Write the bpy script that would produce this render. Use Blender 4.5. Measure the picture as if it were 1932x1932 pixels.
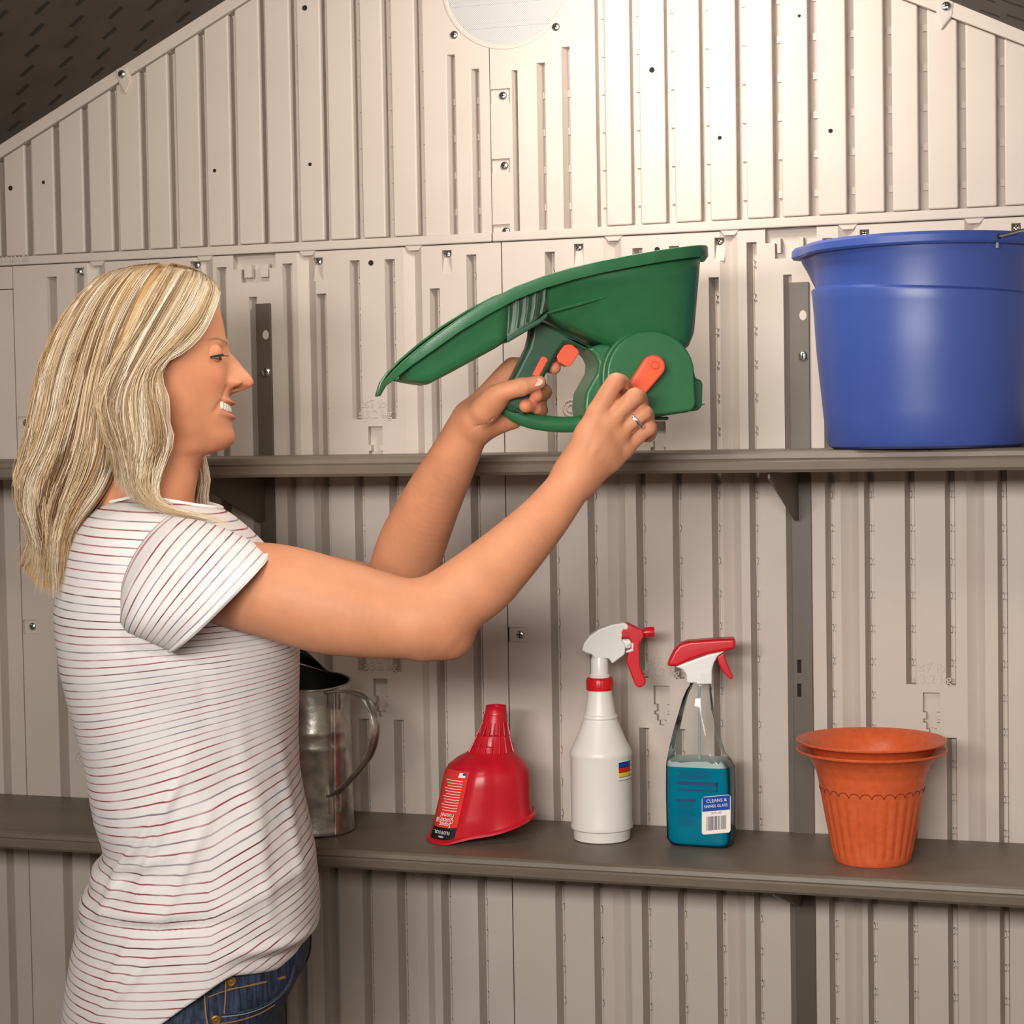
import bpy, bmesh, math, random
import numpy as np
from mathutils import Vector, Matrix

random.seed(7); rng = np.random.default_rng(7)
S = bpy.context.scene
for o in list(bpy.data.objects): bpy.data.objects.remove(o)
COL = S.collection

# ------------------------------------------------------------------ camera
FPX, CX, CY = 3600.0, 966.0, 966.0            # focal length in pixels of a 1932 px frame
_h = Vector((-11146, 37, FPX)); Xc = (-_h).normalized()
_d = Vector((1462, 85000, FPX)); _d = _d - Xc*_d.dot(Xc); Zc = (-_d).normalized()
Yc = Zc.cross(Xc)
RIGHT = Vector((Xc.x, Yc.x, Zc.x)); DOWN = Vector((Xc.y, Yc.y, Zc.y)); FWD = Vector((Xc.z, Yc.z, Zc.z))
def ray(px, py): return RIGHT*((px-CX)/FPX) + DOWN*((py-CY)/FPX) + FWD
CAMP = Vector((0, -2.63*ray(700, 1536).y, 1.46))
cam = bpy.data.cameras.new('camera'); camo = bpy.data.objects.new('camera', cam); COL.objects.link(camo)
cam.sensor_width = 36; cam.lens = 36*FPX/1932; cam.clip_start = .05
M3 = Matrix((RIGHT, -DOWN, -FWD)).transposed()
camo.matrix_world = Matrix.Translation(CAMP) @ M3.to_4x4()
S.camera = camo
def PT(px, py, Y=0.0):                         # point of the vertical plane y = Y
    r = ray(px, py); return CAMP + r*((Y-CAMP.y)/r.y)
def PZ(px, py, Z):                             # point of the level plane z = Z
    r = ray(px, py); return CAMP + r*((Z-CAMP.z)/r.z)
def PD(px, py, d): return CAMP + ray(px, py)*d

# ------------------------------------------------------------------ world, lights, exposure
W = bpy.data.worlds.new('world'); S.world = W; W.use_nodes = True
W.node_tree.nodes['Background'].inputs[0].default_value = (1.0, .93, .86, 1)
W.node_tree.nodes['Background'].inputs[1].default_value = .10
def light(name, kind, loc, power, color, target=None, **kw):
    l = bpy.data.lights.new(name, kind); l.energy = power; l.color = color
    for k, v in kw.items(): setattr(l, k, v)
    o = bpy.data.objects.new(name, l); COL.objects.link(o); o.location = loc
    if target is not None: o.rotation_euler = (Vector(target)-Vector(loc)).to_track_quat('-Z', 'Y').to_euler()
    return o
KEYP = PT(1160, -75, -.34)
light('ridge_lamp', 'POINT', KEYP, 9.3, (1.0, .94, .86), shadow_soft_size=.07)
light('ceiling_lamp', 'POINT', (PT(1010, 0).x, -1.15, 2.10), 12.5, (1.0, .89, .76), shadow_soft_size=.13)
_f = CAMP + Vector((-.35, -.35, .27))
light('doorway_lamp', 'AREA', _f, 13.4, (1.0, .955, .915), target=PT(1500, 1080), shape='RECTANGLE', size=1.5, size_y=.26, spread=math.radians(80))
S.view_settings.view_transform = 'Standard'; S.view_settings.look = 'None'
S.view_settings.exposure = 0.06; S.view_settings.gamma = 1.0
S.view_settings.use_curve_mapping = False

# ------------------------------------------------------------------ helpers
def lin(r, g, b):
    f = lambda c: (c/255/12.92) if c/255 <= .04045 else ((c/255+.055)/1.055)**2.4
    return (f(r), f(g), f(b), 1)
def mat(name, color, rough=.5, metal=0.0, noise=None, bump=None, **kw):
    m = bpy.data.materials.new(name); m.use_nodes = True
    nt = m.node_tree; b = nt.nodes['Principled BSDF']
    b.inputs['Base Color'].default_value = color; b.inputs['Roughness'].default_value = rough
    b.inputs['Metallic'].default_value = metal
    for k, v in kw.items(): b.inputs[k].default_value = v
    if noise or bump:
        tc = nt.nodes.new('ShaderNodeTexCoord')
    if noise:                                  # (scale, other colour, amount)
        n = nt.nodes.new('ShaderNodeTexNoise'); n.inputs['Scale'].default_value = noise[0]; n.inputs['Detail'].default_value = 4
        mx = nt.nodes.new('ShaderNodeMix'); mx.data_type = 'RGBA'
        mp = nt.nodes.new('ShaderNodeMapRange'); mp.inputs[1].default_value = .35; mp.inputs[2].default_value = .65; mp.inputs[4].default_value = noise[2]
        nt.links.new(tc.outputs['Object'], n.inputs['Vector']); nt.links.new(n.outputs['Fac'], mp.inputs[0])
        nt.links.new(mp.outputs[0], mx.inputs[0]); mx.inputs[6].default_value = color; mx.inputs[7].default_value = noise[1]
        nt.links.new(mx.outputs[2], b.inputs['Base Color'])
    if bump:                                   # (scale, strength)
        n = nt.nodes.new('ShaderNodeTexNoise'); n.inputs['Scale'].default_value = bump[0]; n.inputs['Detail'].default_value = 3
        bp = nt.nodes.new('ShaderNodeBump'); bp.inputs['Strength'].default_value = bump[1]; bp.inputs['Distance'].default_value = .002
        nt.links.new(tc.outputs['Object'], n.inputs['Vector']); nt.links.new(n.outputs['Fac'], bp.inputs['Height'])
        nt.links.new(bp.outputs['Normal'], b.inputs['Normal'])
    return m
def link(name, me, m=None, parent=None, smooth=False, bevel=0, seg=2, angle=35):
    o = bpy.data.objects.new(name, me); COL.objects.link(o)
    if m is not None: me.materials.append(m)
    if parent is not None: o.parent = parent
    if smooth or bevel:
        me.polygons.foreach_set('use_smooth', [True]*len(me.polygons))
        me.set_sharp_from_angle(angle=math.radians(angle))
    if bevel:
        b = o.modifiers.new('bevel', 'BEVEL'); b.width = bevel; b.segments = seg; b.limit_method = 'ANGLE'
        b.angle_limit = math.radians(angle); b.use_clamp_overlap = True
        w = o.modifiers.new('wn', 'WEIGHTED_NORMAL'); w.keep_sharp = False
    return o
def mk(name, verts, faces, m=None, parent=None, **kw):
    me = bpy.data.meshes.new(name); me.from_pydata([tuple(v) for v in verts], [], faces); me.update()
    return link(name, me, m, parent, **kw)
def boxvf(x0, x1, y0, y1, z0, z1):
    v = [(x, y, z) for z in (z0, z1) for y in (y0, y1) for x in (x0, x1)]
    return v, [(0, 2, 3, 1), (4, 5, 7, 6), (0, 1, 5, 4), (2, 6, 7, 3), (0, 4, 6, 2), (1, 3, 7, 5)]
def box(name, x0, x1, y0, y1, z0, z1, m, parent=None, **kw):
    v, f = boxvf(x0, x1, y0, y1, z0, z1); return mk(name, v, f, m, parent, **kw)
class MB:                                      # collects shapes for one mesh
    def __init__(s): s.v = []; s.f = []
    def add(s, v, f):
        n = len(s.v); s.v += [tuple(p) for p in v]; s.f += [tuple(i+n for i in q) for q in f]; return s
    def box(s, *a): return s.add(*boxvf(*a))
    def build(s, name, m, parent=None, **kw): return mk(name, s.v, s.f, m, parent, **kw)
def prismvf(pts, vec):                         # polygon of 3-D points extruded by vec
    n = len(pts); v = [Vector(p) for p in pts] + [Vector(p)+Vector(vec) for p in pts]
    f = [tuple(range(n))[::-1], tuple(range(n, 2*n))] + [(i, (i+1) % n, (i+1) % n+n, i+n) for i in range(n)]
    return v, f
def fixn(o):
    bm = bmesh.new(); bm.from_mesh(o.data); bmesh.ops.recalc_face_normals(bm, faces=bm.faces); bm.to_mesh(o.data); bm.free(); return o
def prism(name, pts, vec, m, parent=None, **kw):
    o = mk(name, *prismvf(pts, vec), m, parent, **kw); return fixn(o)
def loftvf(rings, cap=(True, True), closed=True):
    n = len(rings[0]); v = [p for r in rings for p in r]; f = []
    for i in range(len(rings)-1):
        for j in range(n if closed else n-1):
            k = (j+1) % n; f.append((i*n+j, i*n+k, (i+1)*n+k, (i+1)*n+j))
    if cap[0]: f.append(tuple(range(n))[::-1])
    if cap[1]: f.append(tuple(range((len(rings)-1)*n, len(rings)*n)))
    return v, f
def lathevf(prof, n=48, rf=None, cap=(False, False)):
    rings = [[((r if rf is None else rf(r, z, 2*math.pi*j/n))*math.cos(2*math.pi*j/n), (r if rf is None else rf(r, z, 2*math.pi*j/n))*math.sin(2*math.pi*j/n), z) for j in range(n)] for r, z in prof]
    return loftvf(rings, cap)
def lathe(name, prof, m, parent=None, n=48, rf=None, cap=(True, True), **kw):
    kw.setdefault('smooth', True); o = mk(name, *lathevf(prof, n, rf, cap), m, parent, **kw); return fixn(o)
def tubevf(path, rad, n=10, cap=True, flat=None):
    P = [Vector(p) for p in path]; R = rad if isinstance(rad, list) else [rad]*len(P)
    rings = []; up = None
    for i, p in enumerate(P):
        t = (P[min(i+1, len(P)-1)]-P[max(i-1, 0)]).normalized()
        if up is None:
            up = Vector((0, 0, 1)) if abs(t.z) < .9 else Vector((0, 1, 0))
            if flat is not None: up = Vector(flat)
        a = t.cross(up).normalized(); b = a.cross(t).normalized(); up = b
        r = R[i]; ra, rb = r if hasattr(r, '__len__') else (r, r)
        rings.append([p + a*(ra*math.cos(2*math.pi*j/n)) + b*(rb*math.sin(2*math.pi*j/n)) for j in range(n)])
    return loftvf(rings, (cap, cap))
def tube(name, path, rad, m, parent=None, n=10, flat=None, **kw):
    kw.setdefault('smooth', True); o = mk(name, *tubevf(path, rad, n, True, flat), m, parent, **kw); return fixn(o)
def spline(pts, k=8):                          # Catmull-Rom through the points
    P = [Vector(p) for p in pts]; out = []
    for i in range(len(P)-1):
        a, b, c, d = P[max(i-1, 0)], P[i], P[i+1], P[min(i+2, len(P)-1)]
        for j in range(k):
            t = j/k; out.append(.5*((2*b)+(c-a)*t+(2*a-5*b+4*c-d)*t*t+(3*b-a-3*c+d)*t**3))
    out.append(P[-1]); return out
def tag(o, label, cat, group=None):
    o['label'] = label; o['category'] = cat
    if group: o['group'] = group
    return o
def empty(name, loc=(0, 0, 0), rz=0.0):
    o = bpy.data.objects.new(name, None); COL.objects.link(o); o.location = loc; o.rotation_euler = (0, 0, rz)
    o.empty_display_size = .05; return o
def text_mesh(body, size, depth=.0004, align='CENTER', shear=0.0):
    c = bpy.data.curves.new('lettering', 'FONT'); c.body = body; c.size = size; c.extrude = depth; c.align_x = align; c.align_y = 'CENTER'
    c.shear = shear; c.resolution_u = 2; c.space_line = .85
    o = bpy.data.objects.new('lettering', c); COL.objects.link(o)
    dg = bpy.context.evaluated_depsgraph_get(); me = bpy.data.meshes.new_from_object(o.evaluated_get(dg))
    bpy.data.objects.remove(o); bpy.data.curves.remove(c); return me
def text_on(name, body, size, m, parent, origin, xd, nd, depth=.0004, **kw):   # xd reading direction, nd facing direction
    me = text_mesh(body, size, depth, **kw); xd = Vector(xd).normalized(); nd = Vector(nd).normalized(); yd = nd.cross(xd)
    M = Matrix((xd, yd, nd)).transposed().to_4x4(); M.translation = Vector(origin); me.transform(M)
    return link(name, me, m, parent)
LEAN = .0172
class Fr:                                      # a thing's own upright frame: x along the picture, y away, z up
    def __init__(s, name, O, cx, by):
        s.O = Vector(O); r = s.O-CAMP; s.d = r.dot(FWD); s.s = FPX/s.d; s.cx, s.by = cx, by
        s.rz = math.atan2(-r.x, r.y); s.root = empty(name, s.O, s.rz)
    def L(s, px, py, c=0.0):
        return Vector(((px-s.cx+LEAN*(s.by-py))/s.s, c, (s.by-py)/s.s))
    def poly(s, name, pts, c0, c1, m, parent=None, **kw):
        return prism(name, [s.L(x, y, c0) for x, y in pts], (0, c1-c0, 0), m, s.root if parent is None else parent, **kw)

# ------------------------------------------------------------------ materials
M_wall = mat('wall_plastic', (.545, .47, .41, 1), .62, noise=(9, (.51, .435, .378, 1), .6), bump=(900, .12))
M_roof = mat('roof_plastic', lin(66, 56, 48), .7, noise=(14, lin(52, 44, 38), .8), bump=(60, .5))
M_slot = mat('slot_dark', lin(22, 18, 15), .9)
M_steel = mat('post_powdercoat', lin(88, 77, 65), .45, bump=(1500, .15))
M_shelf = mat('shelf_powdercoat', lin(114, 102, 88), .42, noise=(30, lin(104, 93, 80), .5), bump=(1600, .12))
M_screw = mat('zinc_screw', (.72, .72, .70, 1), .25, 1.0)
M_hole = mat('dark_hole', (.012, .009, .007, 1), .9)
M_floor = mat('floor_plastic', lin(120, 112, 104), .6, noise=(20, lin(100, 94, 88), .6))
# ------------------------------------------------------------------ back wall
def wx(px, py): return PT(px, py).x
def wz(px, py): return PT(px, py).z
def line2(a, b):
    p, q = PT(*a), PT(*b); m = (q.z-p.z)/(q.x-p.x); return lambda x: p.z+m*(x-p.x)
roofL, trimL = line2((0, 275), (415, 9)), line2((0, 299), (453, 10))
roofR, trimR = line2((1787, 0), (1932, 60)), line2((1722, 5), (1932, 85))
Z_LIP = sum(wz(x, y) for x, y in ((22, 502), (700, 467), (1300, 437), (1932, 408)))/4    # lower edge of the gable
_xs = np.linspace(-3, 3, 12001)
X_L0 = float(_xs[np.argmin([abs(roofL(x)-Z_LIP-.03) for x in _xs])]); X_R1 = float(_xs[np.argmin([abs(roofR(x)-Z_LIP-.03) for x in _xs])])
wall = mk('wall_back', *boxvf(X_L0, X_R1, .030, .045, 0, Z_LIP), M_wall); wall['kind'] = 'structure'
PXS = 1400.0                                    # pixels per metre at the wall, for small sizes
def panel(name, x0, x1, z0, z1, holes, valleys, parent, bevel=.0011, deep=.016, y0=0.0):
    """moulded sheet: front at y0, recessed holes (xa, xb, za, zb, depth_top, depth_bottom) and shallow V valleys (xa, xm, xb, depth)"""
    xs = {x0, x1}; zs = {z0, z1}
    for h in holes:
        xs |= {h[0], h[1]}; zs |= {h[2], h[3]}
    for v in valleys: xs |= {v[0], v[1], v[2]}
    xs = sorted(x for x in xs if x0 <= x <= x1); zs = sorted(z for z in zs if z0 <= z <= z1)
    def prof(x):
        for a, m, b, d in valleys:
            if a <= x <= b: return y0 + (d*(x-a)/(m-a) if x <= m else d*(b-x)/(b-m))
        return y0
    V = []; F = []; ix = {}
    def vid(key, p):
        if key not in ix: ix[key] = len(V); V.append(p)
        return ix[key]
    nx, nz = len(xs)-1, len(zs)-1
    hol = [[None]*nz for _ in range(nx)]
    for i in range(nx):
        for j in range(nz):
            mx, mz = (xs[i]+xs[i+1])/2, (zs[j]+zs[j+1])/2
            for k, h in enumerate(holes):
                if h[0] < mx < h[1] and h[2] < mz < h[3]: hol[i][j] = k; break
    def sv(i, j): return vid(('s', i, j), (xs[i], prof(xs[i]), zs[j]))
    def fy(k, z):
        h = holes[k]; t = (z-h[2])/(h[3]-h[2]); return y0 + h[5]+(h[4]-h[5])*t
    def fv(k, i, j):                              # deep grooves have drafted sides
        h = holes[k]; x = xs[i]
        if h[4] > .0155: x += .0046 if xs[i] == h[0] else (-.0022 if xs[i] == h[1] else 0)
        return vid(('f', k, i, j), (x, max(fy(k, zs[j]), y0), zs[j]))
    for i in range(nx):
        for j in range(nz):
            k = hol[i][j]
            if k is None: F.append((sv(i, j), sv(i+1, j), sv(i+1, j+1), sv(i, j+1)))
            else:
                F.append((fv(k, i, j), fv(k, i+1, j), fv(k, i+1, j+1), fv(k, i, j+1)))
                for di, dj, e in ((-1, 0, ((i, j), (i, j+1))), (1, 0, ((i+1, j+1), (i+1, j))), (0, -1, ((i+1, j), (i, j))), (0, 1, ((i, j+1), (i+1, j+1)))):
                    a, b = i+di, j+dj
                    out = not (0 <= a < nx and 0 <= b < nz)
                    if not out and hol[a][b] == k: continue
                    if out or hol[a][b] is None:
                        p, q = e; F.append((sv(*p), sv(*q), fv(k, *q), fv(k, *p)))
    # rim of the sheet
    n0 = len(V)
    ring = [(x0, z0), (x1, z0), (x1, z1), (x0, z1)]
    for x, z in ring: V.append((x, y0, z))
    for x, z in ring: V.append((x, .031, z))
    for a in range(4):
        b = (a+1) % 4; F.append((n0+a, n0+b, n0+4+b, n0+4+a))
    o = mk(name, V, F, M_wall, parent)
    bm = bmesh.new(); bm.from_mesh(o.data); bmesh.ops.remove_doubles(bm, verts=bm.verts, dist=1e-5)
    bmesh.ops.recalc_face_normals(bm, faces=bm.faces); bm.to_mesh(o.data); bm.free()
    if bevel:
        b = o.modifiers.new('bevel', 'BEVEL'); b.width = bevel; b.segments = 2; b.limit_method = 'ANGLE'; b.angle_limit = math.radians(50); b.use_clamp_overlap = True
    return o
YR = 650
GW = 9.5                                        # half groove width in pixels
Z_SH1, Z_SH2 = 1.432, .9395
cols_left = [(101, 522, None), (153, 515, None), (232, 510, 'p'), (292, 508, 'p'), (357, 506, None), (421, 504, None),
             (545, 497, None), (608, 554, None), (672, 491, 'p'), (738, 489, 'p'), (822, 544, None), (892, 480, None)]
cols_right = [(1040, 475, None), (1113, 530, None), (1205, 468, 'p'), (1274, 464, 'p'), (1348, 523, None), (1420, 457, None),
              (1563, 449, None), (1637, 515, None), (1714, 442, 'p'), (1790, 440, 'p'), (1889, 500, None), (1966, 436, None)]
val_left = [185, 388, 581, 781]; val_right = [1158, 1377, 1600, 1838]
post_l, post_r = 483, 1491
def zz(px, py): return wz(px, py)
PLATE = [(zz(705, 791), zz(705, 893)), (zz(1762, 1292), zz(1762, 1391))]
seamL = wx(27, 640); seamC = wx(949, 650); seamR = wx(2070, 650)
studs = MB(); pads = []
def col_holes(cols, posts):
    H = []
    for px, top, kind in cols:
        a, b = wx(px-GW, YR), wx(px+GW, YR); zt = wz(px, top)
        segs = [(.02, zt)]
        if kind == 'p': segs = [(.02, PLATE[1][0]-(PLATE[1][1]-PLATE[1][0])), (PLATE[1][1]+0.0, PLATE[0][0]-(0)), (PLATE[0][1], zt)]
        if kind == 'p':
            lo1, hi1 = sorted(PLATE[1]); lo0, hi0 = sorted(PLATE[0]); segs = [(.02, lo1), (hi1, lo0), (hi0, zt)]
        for z0, z1 in segs:
            H.append((a, b, z0, z1, .019, .019))
            z = math.ceil(z0/.0425)*.0425+.012
            while z < z1-.012:
                if z > .62:
                    xm = a+(b-a)*.68; w = .0027
                    for q in ((xm-w, xm-w+.0011, z-.0042, z+.0042), (xm+w-.0011, xm+w, z-.0042, z+.0042), (xm-w, xm+w, z+.0031, z+.0042), (xm-w, xm+w, z-.0042, z-.0031)):
                        studs.box(q[0], q[1], .0158, .0192, q[2], q[3])
                    studs.box(xm-w-.0008, xm-w, .0170, .0192, z+.0042, z+.0425-.0042)
                    studs.box(xm+w, xm+w+.0008, .0170, .0192, z+.0042, z+.0425-.0042)
                z += .0425
        if kind == 'p': pads.append(px)
    for px in posts:
        H.append((wx(px-12, YR), wx(px+4, YR), .02, wz(px, 518 if px > 900 else 560), .016, .016))
    return H
def pocket(px, py, w=9, up=10, dn=34):          # screw pocket with a ramped floor
    return (wx(px-w, py), wx(px+w, py), wz(px, py+dn), wz(px, py-up), .013, .0004)
def vals(L): return [(wx(p-17, YR), wx(p, YR), wx(p+17, YR), .009) for p in L]
clipL = (wx(440, 500), wx(520, 500), wz(480, 507), Z_LIP-.0012, .014, .014)
clipL2 = (wx(455, 510), wx(508, 510), wz(480, 533), wz(480, 507), .014, .014)
clipR = (wx(1444, 470), wx(1541, 470), wz(1490, 457), Z_LIP-.0012, .014, .014)
clipR2 = (wx(1462, 470), wx(1522, 470), wz(1490, 487), wz(1490, 457), .014, .014)
def hangers(px, zp):
    lo, hi = sorted(zp); x = wx(px, YR); h = hi-lo
    return [(x-.0105, x+.0105, hi-.035, hi-.010, .010, .010), (x-.0065, x+.0065, hi-.056, hi-.035, .010, .010), (x-.010, x-.0065, hi-.048, hi-.043, .010, .010), (x+.0065, x+.010, hi-.048, hi-.043, .010, .010), (x-.003, x+.003, hi-.062, hi-.056, .008, .008)]
HL = col_holes(cols_left, [post_l]) + [pocket(x, y) for x, y in ((150, 515), (368, 503), (600, 496), (843, 482))] + [clipL, clipL2]
HR = col_holes(cols_right, [post_r]) + [pocket(x, y) for x, y in ((1092, 470), (1357, 458), (1631, 443), (1917, 431))] + [clipR, clipR2]
for p in PLATE:
    HL += hangers(705, p) + hangers(262, p); HR += hangers(1239, p) + hangers(1752, p)
gap = .0008
tabs = [(30, 800), (53, 1180), (53, 1930)]
def seam_tab(px, py, w=26, h=26): return (wx(px, py), wx(px+w, py), wz(px, py+h/2), wz(px, py-h/2), .0035, .0035)
HL += [seam_tab(34, 799), seam_tab(44, 1182), seam_tab(60, 1945)]
HR += [seam_tab(959, 1197, 34, 28)]
panel('wall_panel', seamL+gap, seamC-gap, 0, Z_LIP-.001, HL, vals(val_left), wall)
panel('wall_panel', seamC+gap, seamR-gap, 0, Z_LIP-.001, HR, vals(val_right), wall)
panel('wall_panel', seamR+gap, X_R1, 0, Z_LIP-.001, [], [], wall)
panel('wall_panel', X_L0, seamL-gap, 0, wz(10, 547), [(wx(-17, 650), wx(-2, 650), .02, wz(0, 900), .016, .016)], [], wall)
panel('wall_panel', X_L0, seamL-gap, wz(10, 547)+.001, Z_LIP-.001, [], [], wall)
st = studs.build('groove_studs', M_wall, wall); st['kind'] = 'stuff'
# tabs under the gable lip at each valley
for p in val_left + val_right:
    y = 470 - (p-700)*.05; x = wx(p, y+40)
    prism('lip_tab', [(x-.013, -.001, Z_LIP+.001), (x+.013, -.001, Z_LIP+.001), (x+.007, -.001, Z_LIP-.0065), (x-.007, -.001, Z_LIP-.0065)], (0, .008, 0), M_wall, wall, bevel=.0006)
# clip pieces in the two pockets
for h, a in ((clipL2, (460, 474, 490, 506)), (clipR2, (1466, 1473, 1508, 1516))):
    z1 = h[3]; z0 = h[2]
    for q0, q1 in ((a[0], a[1]), (a[2], a[3])):
        py = 520 if q0 < 900 else 470
        box('panel_clip', wx(q0, py), wx(q1, py), .001, .013, z0+.007, z1+.006, M_wall, wall, bevel=.0006)
# embossed load limits
for px, zp in ((705, PLATE[0]), (1752, PLATE[1]), (1239, PLATE[1]), (705, PLATE[1]), (1752, PLATE[0])):
    hi = max(zp); x = wx(px, YR)
    text_on('embossed_text', '\u22647 lb\n\u22643.2 kg', .0165, M_wall, wall, (x, -.0002, hi+.014), (1, 0, 0), (0, -1, 0), .0009)
text_on('embossed_text', '1143150', .014, M_wall, wall, (wx(32, 493), -.0042, Z_LIP+.008), (1, 0, 0), (0, -1, 0), .0006)
# round bosses
for px, py in ((1078, 770), (155, 1432)):
    c = PT(px, py)
    for R, r in ((.0105, .0016), (.0052, .0016)):
        ring = [Vector((c.x+R*math.cos(t), -.0002, c.z+R*math.sin(t))) for t in np.linspace(0, 2*math.pi, 25)]
        tube('moulded_ring', ring, r, M_wall, wall, n=6)
# screws
def screw_mesh(r=.0058):
    mb = MB(); mb.add(*lathevf([(r*1.0, 0), (r*1.0, .0008), (r*.93, .0018), (r*.7, .0027), (r*.35, .0032), (.0003, .0033)], 20))
    for a in (0, 1):
        w, l = .0006, r*.62
        mb.box(*((-l, l, -w, w) if a == 0 else (-w, w, -l, l)), .0026, .0036)
    me = bpy.data.meshes.new('screw'); me.from_pydata(mb.v, [], mb.f); me.update()
    me.materials.append(M_screw); me.materials.append(M_hole)
    for i, p in enumerate(me.polygons): p.material_index = 1 if i >= len(me.polygons)-12 else 0
    me.polygons.foreach_set('use_smooth', [True]*len(me.polygons)); me.set_sharp_from_angle(angle=.7); me.transform(Matrix.Rotation(math.pi/2, 4, 'X')); return me
ME_SCREW = screw_mesh()
def screw(px, py, y, parent, rot=None):
    c = PT(px, py, y); o = bpy.data.objects.new('screw', ME_SCREW); COL.objects.link(o); o.parent = parent
    o.location = c; o.rotation_euler = (0, random.uniform(0, 1.5) if rot is None else rot, 0); return o
for px, py in ((150, 513), (372, 501), (602, 494), (845, 480), (1092, 467), (1358, 456), (1631, 441), (1917, 430)): screw(px, py, .011, wall)
for px, py in ((50, 798), (62, 1182), (982, 1197)): screw(px, py, .0035, wall)
# pin holes
for px, py, r in ((700, 496, .0038), (1240, 471, .0036), (1752, 447, .0040)):
    c = PT(px, py); mk('pin_hole', *lathevf([(r, 0), (.0001, .0002)], 14), M_hole, wall).matrix_local = Matrix.Translation((c.x, -.0003, c.z)) @ Matrix.Rotation(math.pi/2, 4, 'X')

# ------------------------------------------------------------------ gable
gable = mk('wall_gable', *boxvf(X_L0, X_R1, .0183, .030, Z_LIP+.001, Z_LIP+.008), M_wall); gable['kind'] = 'structure'
xr_ = np.linspace(-1, .6, 4000); XAP = float(xr_[np.argmin(np.abs([roofL(x)-roofR(x) for x in xr_]))]); ZAP = roofL(XAP)
XG0, XG1 = X_L0, X_R1
def top(x): return roofL(x) if x < XAP else roofR(x)
def trimz(x): return trimL(x) if x < XAP else trimR(x)
# back sheet of the gable (groove floors)
prism('gable_back_sheet', [(XG0, .0182, Z_LIP), (XG1, .0182, Z_LIP), (XG1, .0182, roofR(XG1)+.01), (XAP, .0182, ZAP+.01), (XG0, .0182, roofL(XG0)+.01)], (0, .0115, 0), M_wall, gable)
Z_PAD = Z_LIP + .0135
seamG = wx(926, 270)
PADS_L = [(-70, -55), (-50, -1), (10, 49), (62, 103), (115, 158), (170, 212), (225, 268), (281, 322), (337, 380), (393, 438), (451, 496), (507, 553), (567, 611), (623, 670), (685, 727), (743, 788)]
PADS_R = [(1145, 1192), (1210, 1257), (1275, 1323), (1341, 1391), (1410, 1460), (1477, 1527), (1544, 1598), (1614, 1669), (1685, 1734), (1752, 1808), (1824, 1881), (1897, 1955), (1972, 2030)]
for a, b in PADS_L + PADS_R:
    xa, xb = wx(a, 430)-.0004, wx(b, 430)+.0004
    o = prism('rib', [(xa, 0, Z_PAD), (xb, 0, Z_PAD), (xb, 0, trimz(xb)-.001), (xa, 0, trimz(xa)-.001)], (0, .0190, 0), M_wall, gable, bevel=.0026, seg=3)
ZT = PT(966, -330).z
cz = wz(955, -38); vx = wx(955, -38); VR = .0885
XC0, XC1 = wx(805, 430)-.0004, wx(1127, 430)+.0004
def gh(a, b, topy): return (wx(a, 430), wx(b, 430), Z_PAD-.002, wz((a+b)/2, topy), .0175, .0175)
panel('gable_panel', XC0, seamG-.0006, Z_PAD-.004, trimz(XC0)-.004, [gh(848, 863, 103), gh(893, 908, 130)], [], gable, .0014)
panel('gable_panel', seamG+.0006, XC1, Z_PAD-.004, trimz(XC1)-.004,
      [gh(970, 981, 132), gh(1017, 1033, 118), gh(1064, 1080, 88)] + [(seamG+.0007, wx(962, y), wz(950, y+13), wz(950, y-14), .005, .005) for y in (181, 313, 437)], [], gable, .0014)
# studs in the gable grooves
gs = MB(); allp = PADS_L + [(805, 848), (863, 893), (908, 970)] + [(984, 1017), (1033, 1064), (1080, 1127)] + PADS_R
for (a, b), (c, d) in zip(allp[:-1], allp[1:]):
    if d < 300: continue
    xa, xb = wx(b, 430), wx(c, 430); xm = xa+(xb-xa)*.62
    z = Z_PAD+.030
    while z < min(trimz(xa), trimz(xb))-.02 and z < 2.25:
        if not (810 < c < 1085 and z > wz(b, 135)):
            gs.box(xm-.0030, xm+.0030, .0140, .0180, z-.0045, z+.0045)
        z += .0490
gso = gs.build('groove_studs', M_wall, gable); gso['kind'] = 'stuff'
# lip along the bottom and trim along the roof
for x0, x1 in ((XG0, seamG-.0006), (seamG+.0006, XG1)):
    box('gable_lip', x0, x1, -.0035, .019, Z_LIP, Z_LIP+.0125, M_wall, gable, bevel=.002, seg=3)
for xa, xb, f, g in ((XG0, XAP, roofL, trimL), (XAP, XG1, roofR, trimR)):
    prism('gable_trim', [(xa, -.003, g(xa)), (xb, -.003, g(xb)), (xb, -.003, f(xb)+.004), (xa, -.003, f(xa)+.004)], (0, .022, 0), M_wall, gable, bevel=.0015)
for px, py in ((949, 181), (952, 313), (955, 437)): screw(px, py, .005, gable)
for px, py in ((857, 66), (1049, 51)): screw(px, py, 0, gable)
for px, py, dx in ((230, 140, .35), (1785, 12, -.35)):
    c = PT(px, py); sgn = 1 if dx > 0 else -1
    pts = [(c.x-.011, -.004, c.z+.010), (c.x+.011, -.004, c.z+.010), (c.x+.013+.004*sgn, -.004, c.z-.012), (c.x+.006*sgn, -.004, c.z-.030), (c.x-.008+.004*sgn, -.004, c.z-.014)]
    prism('screw_boss', pts, (0, .008, 0), M_wall, gable, bevel=.003, seg=3)
    screw(px, py, -.0045, gable)
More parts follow.
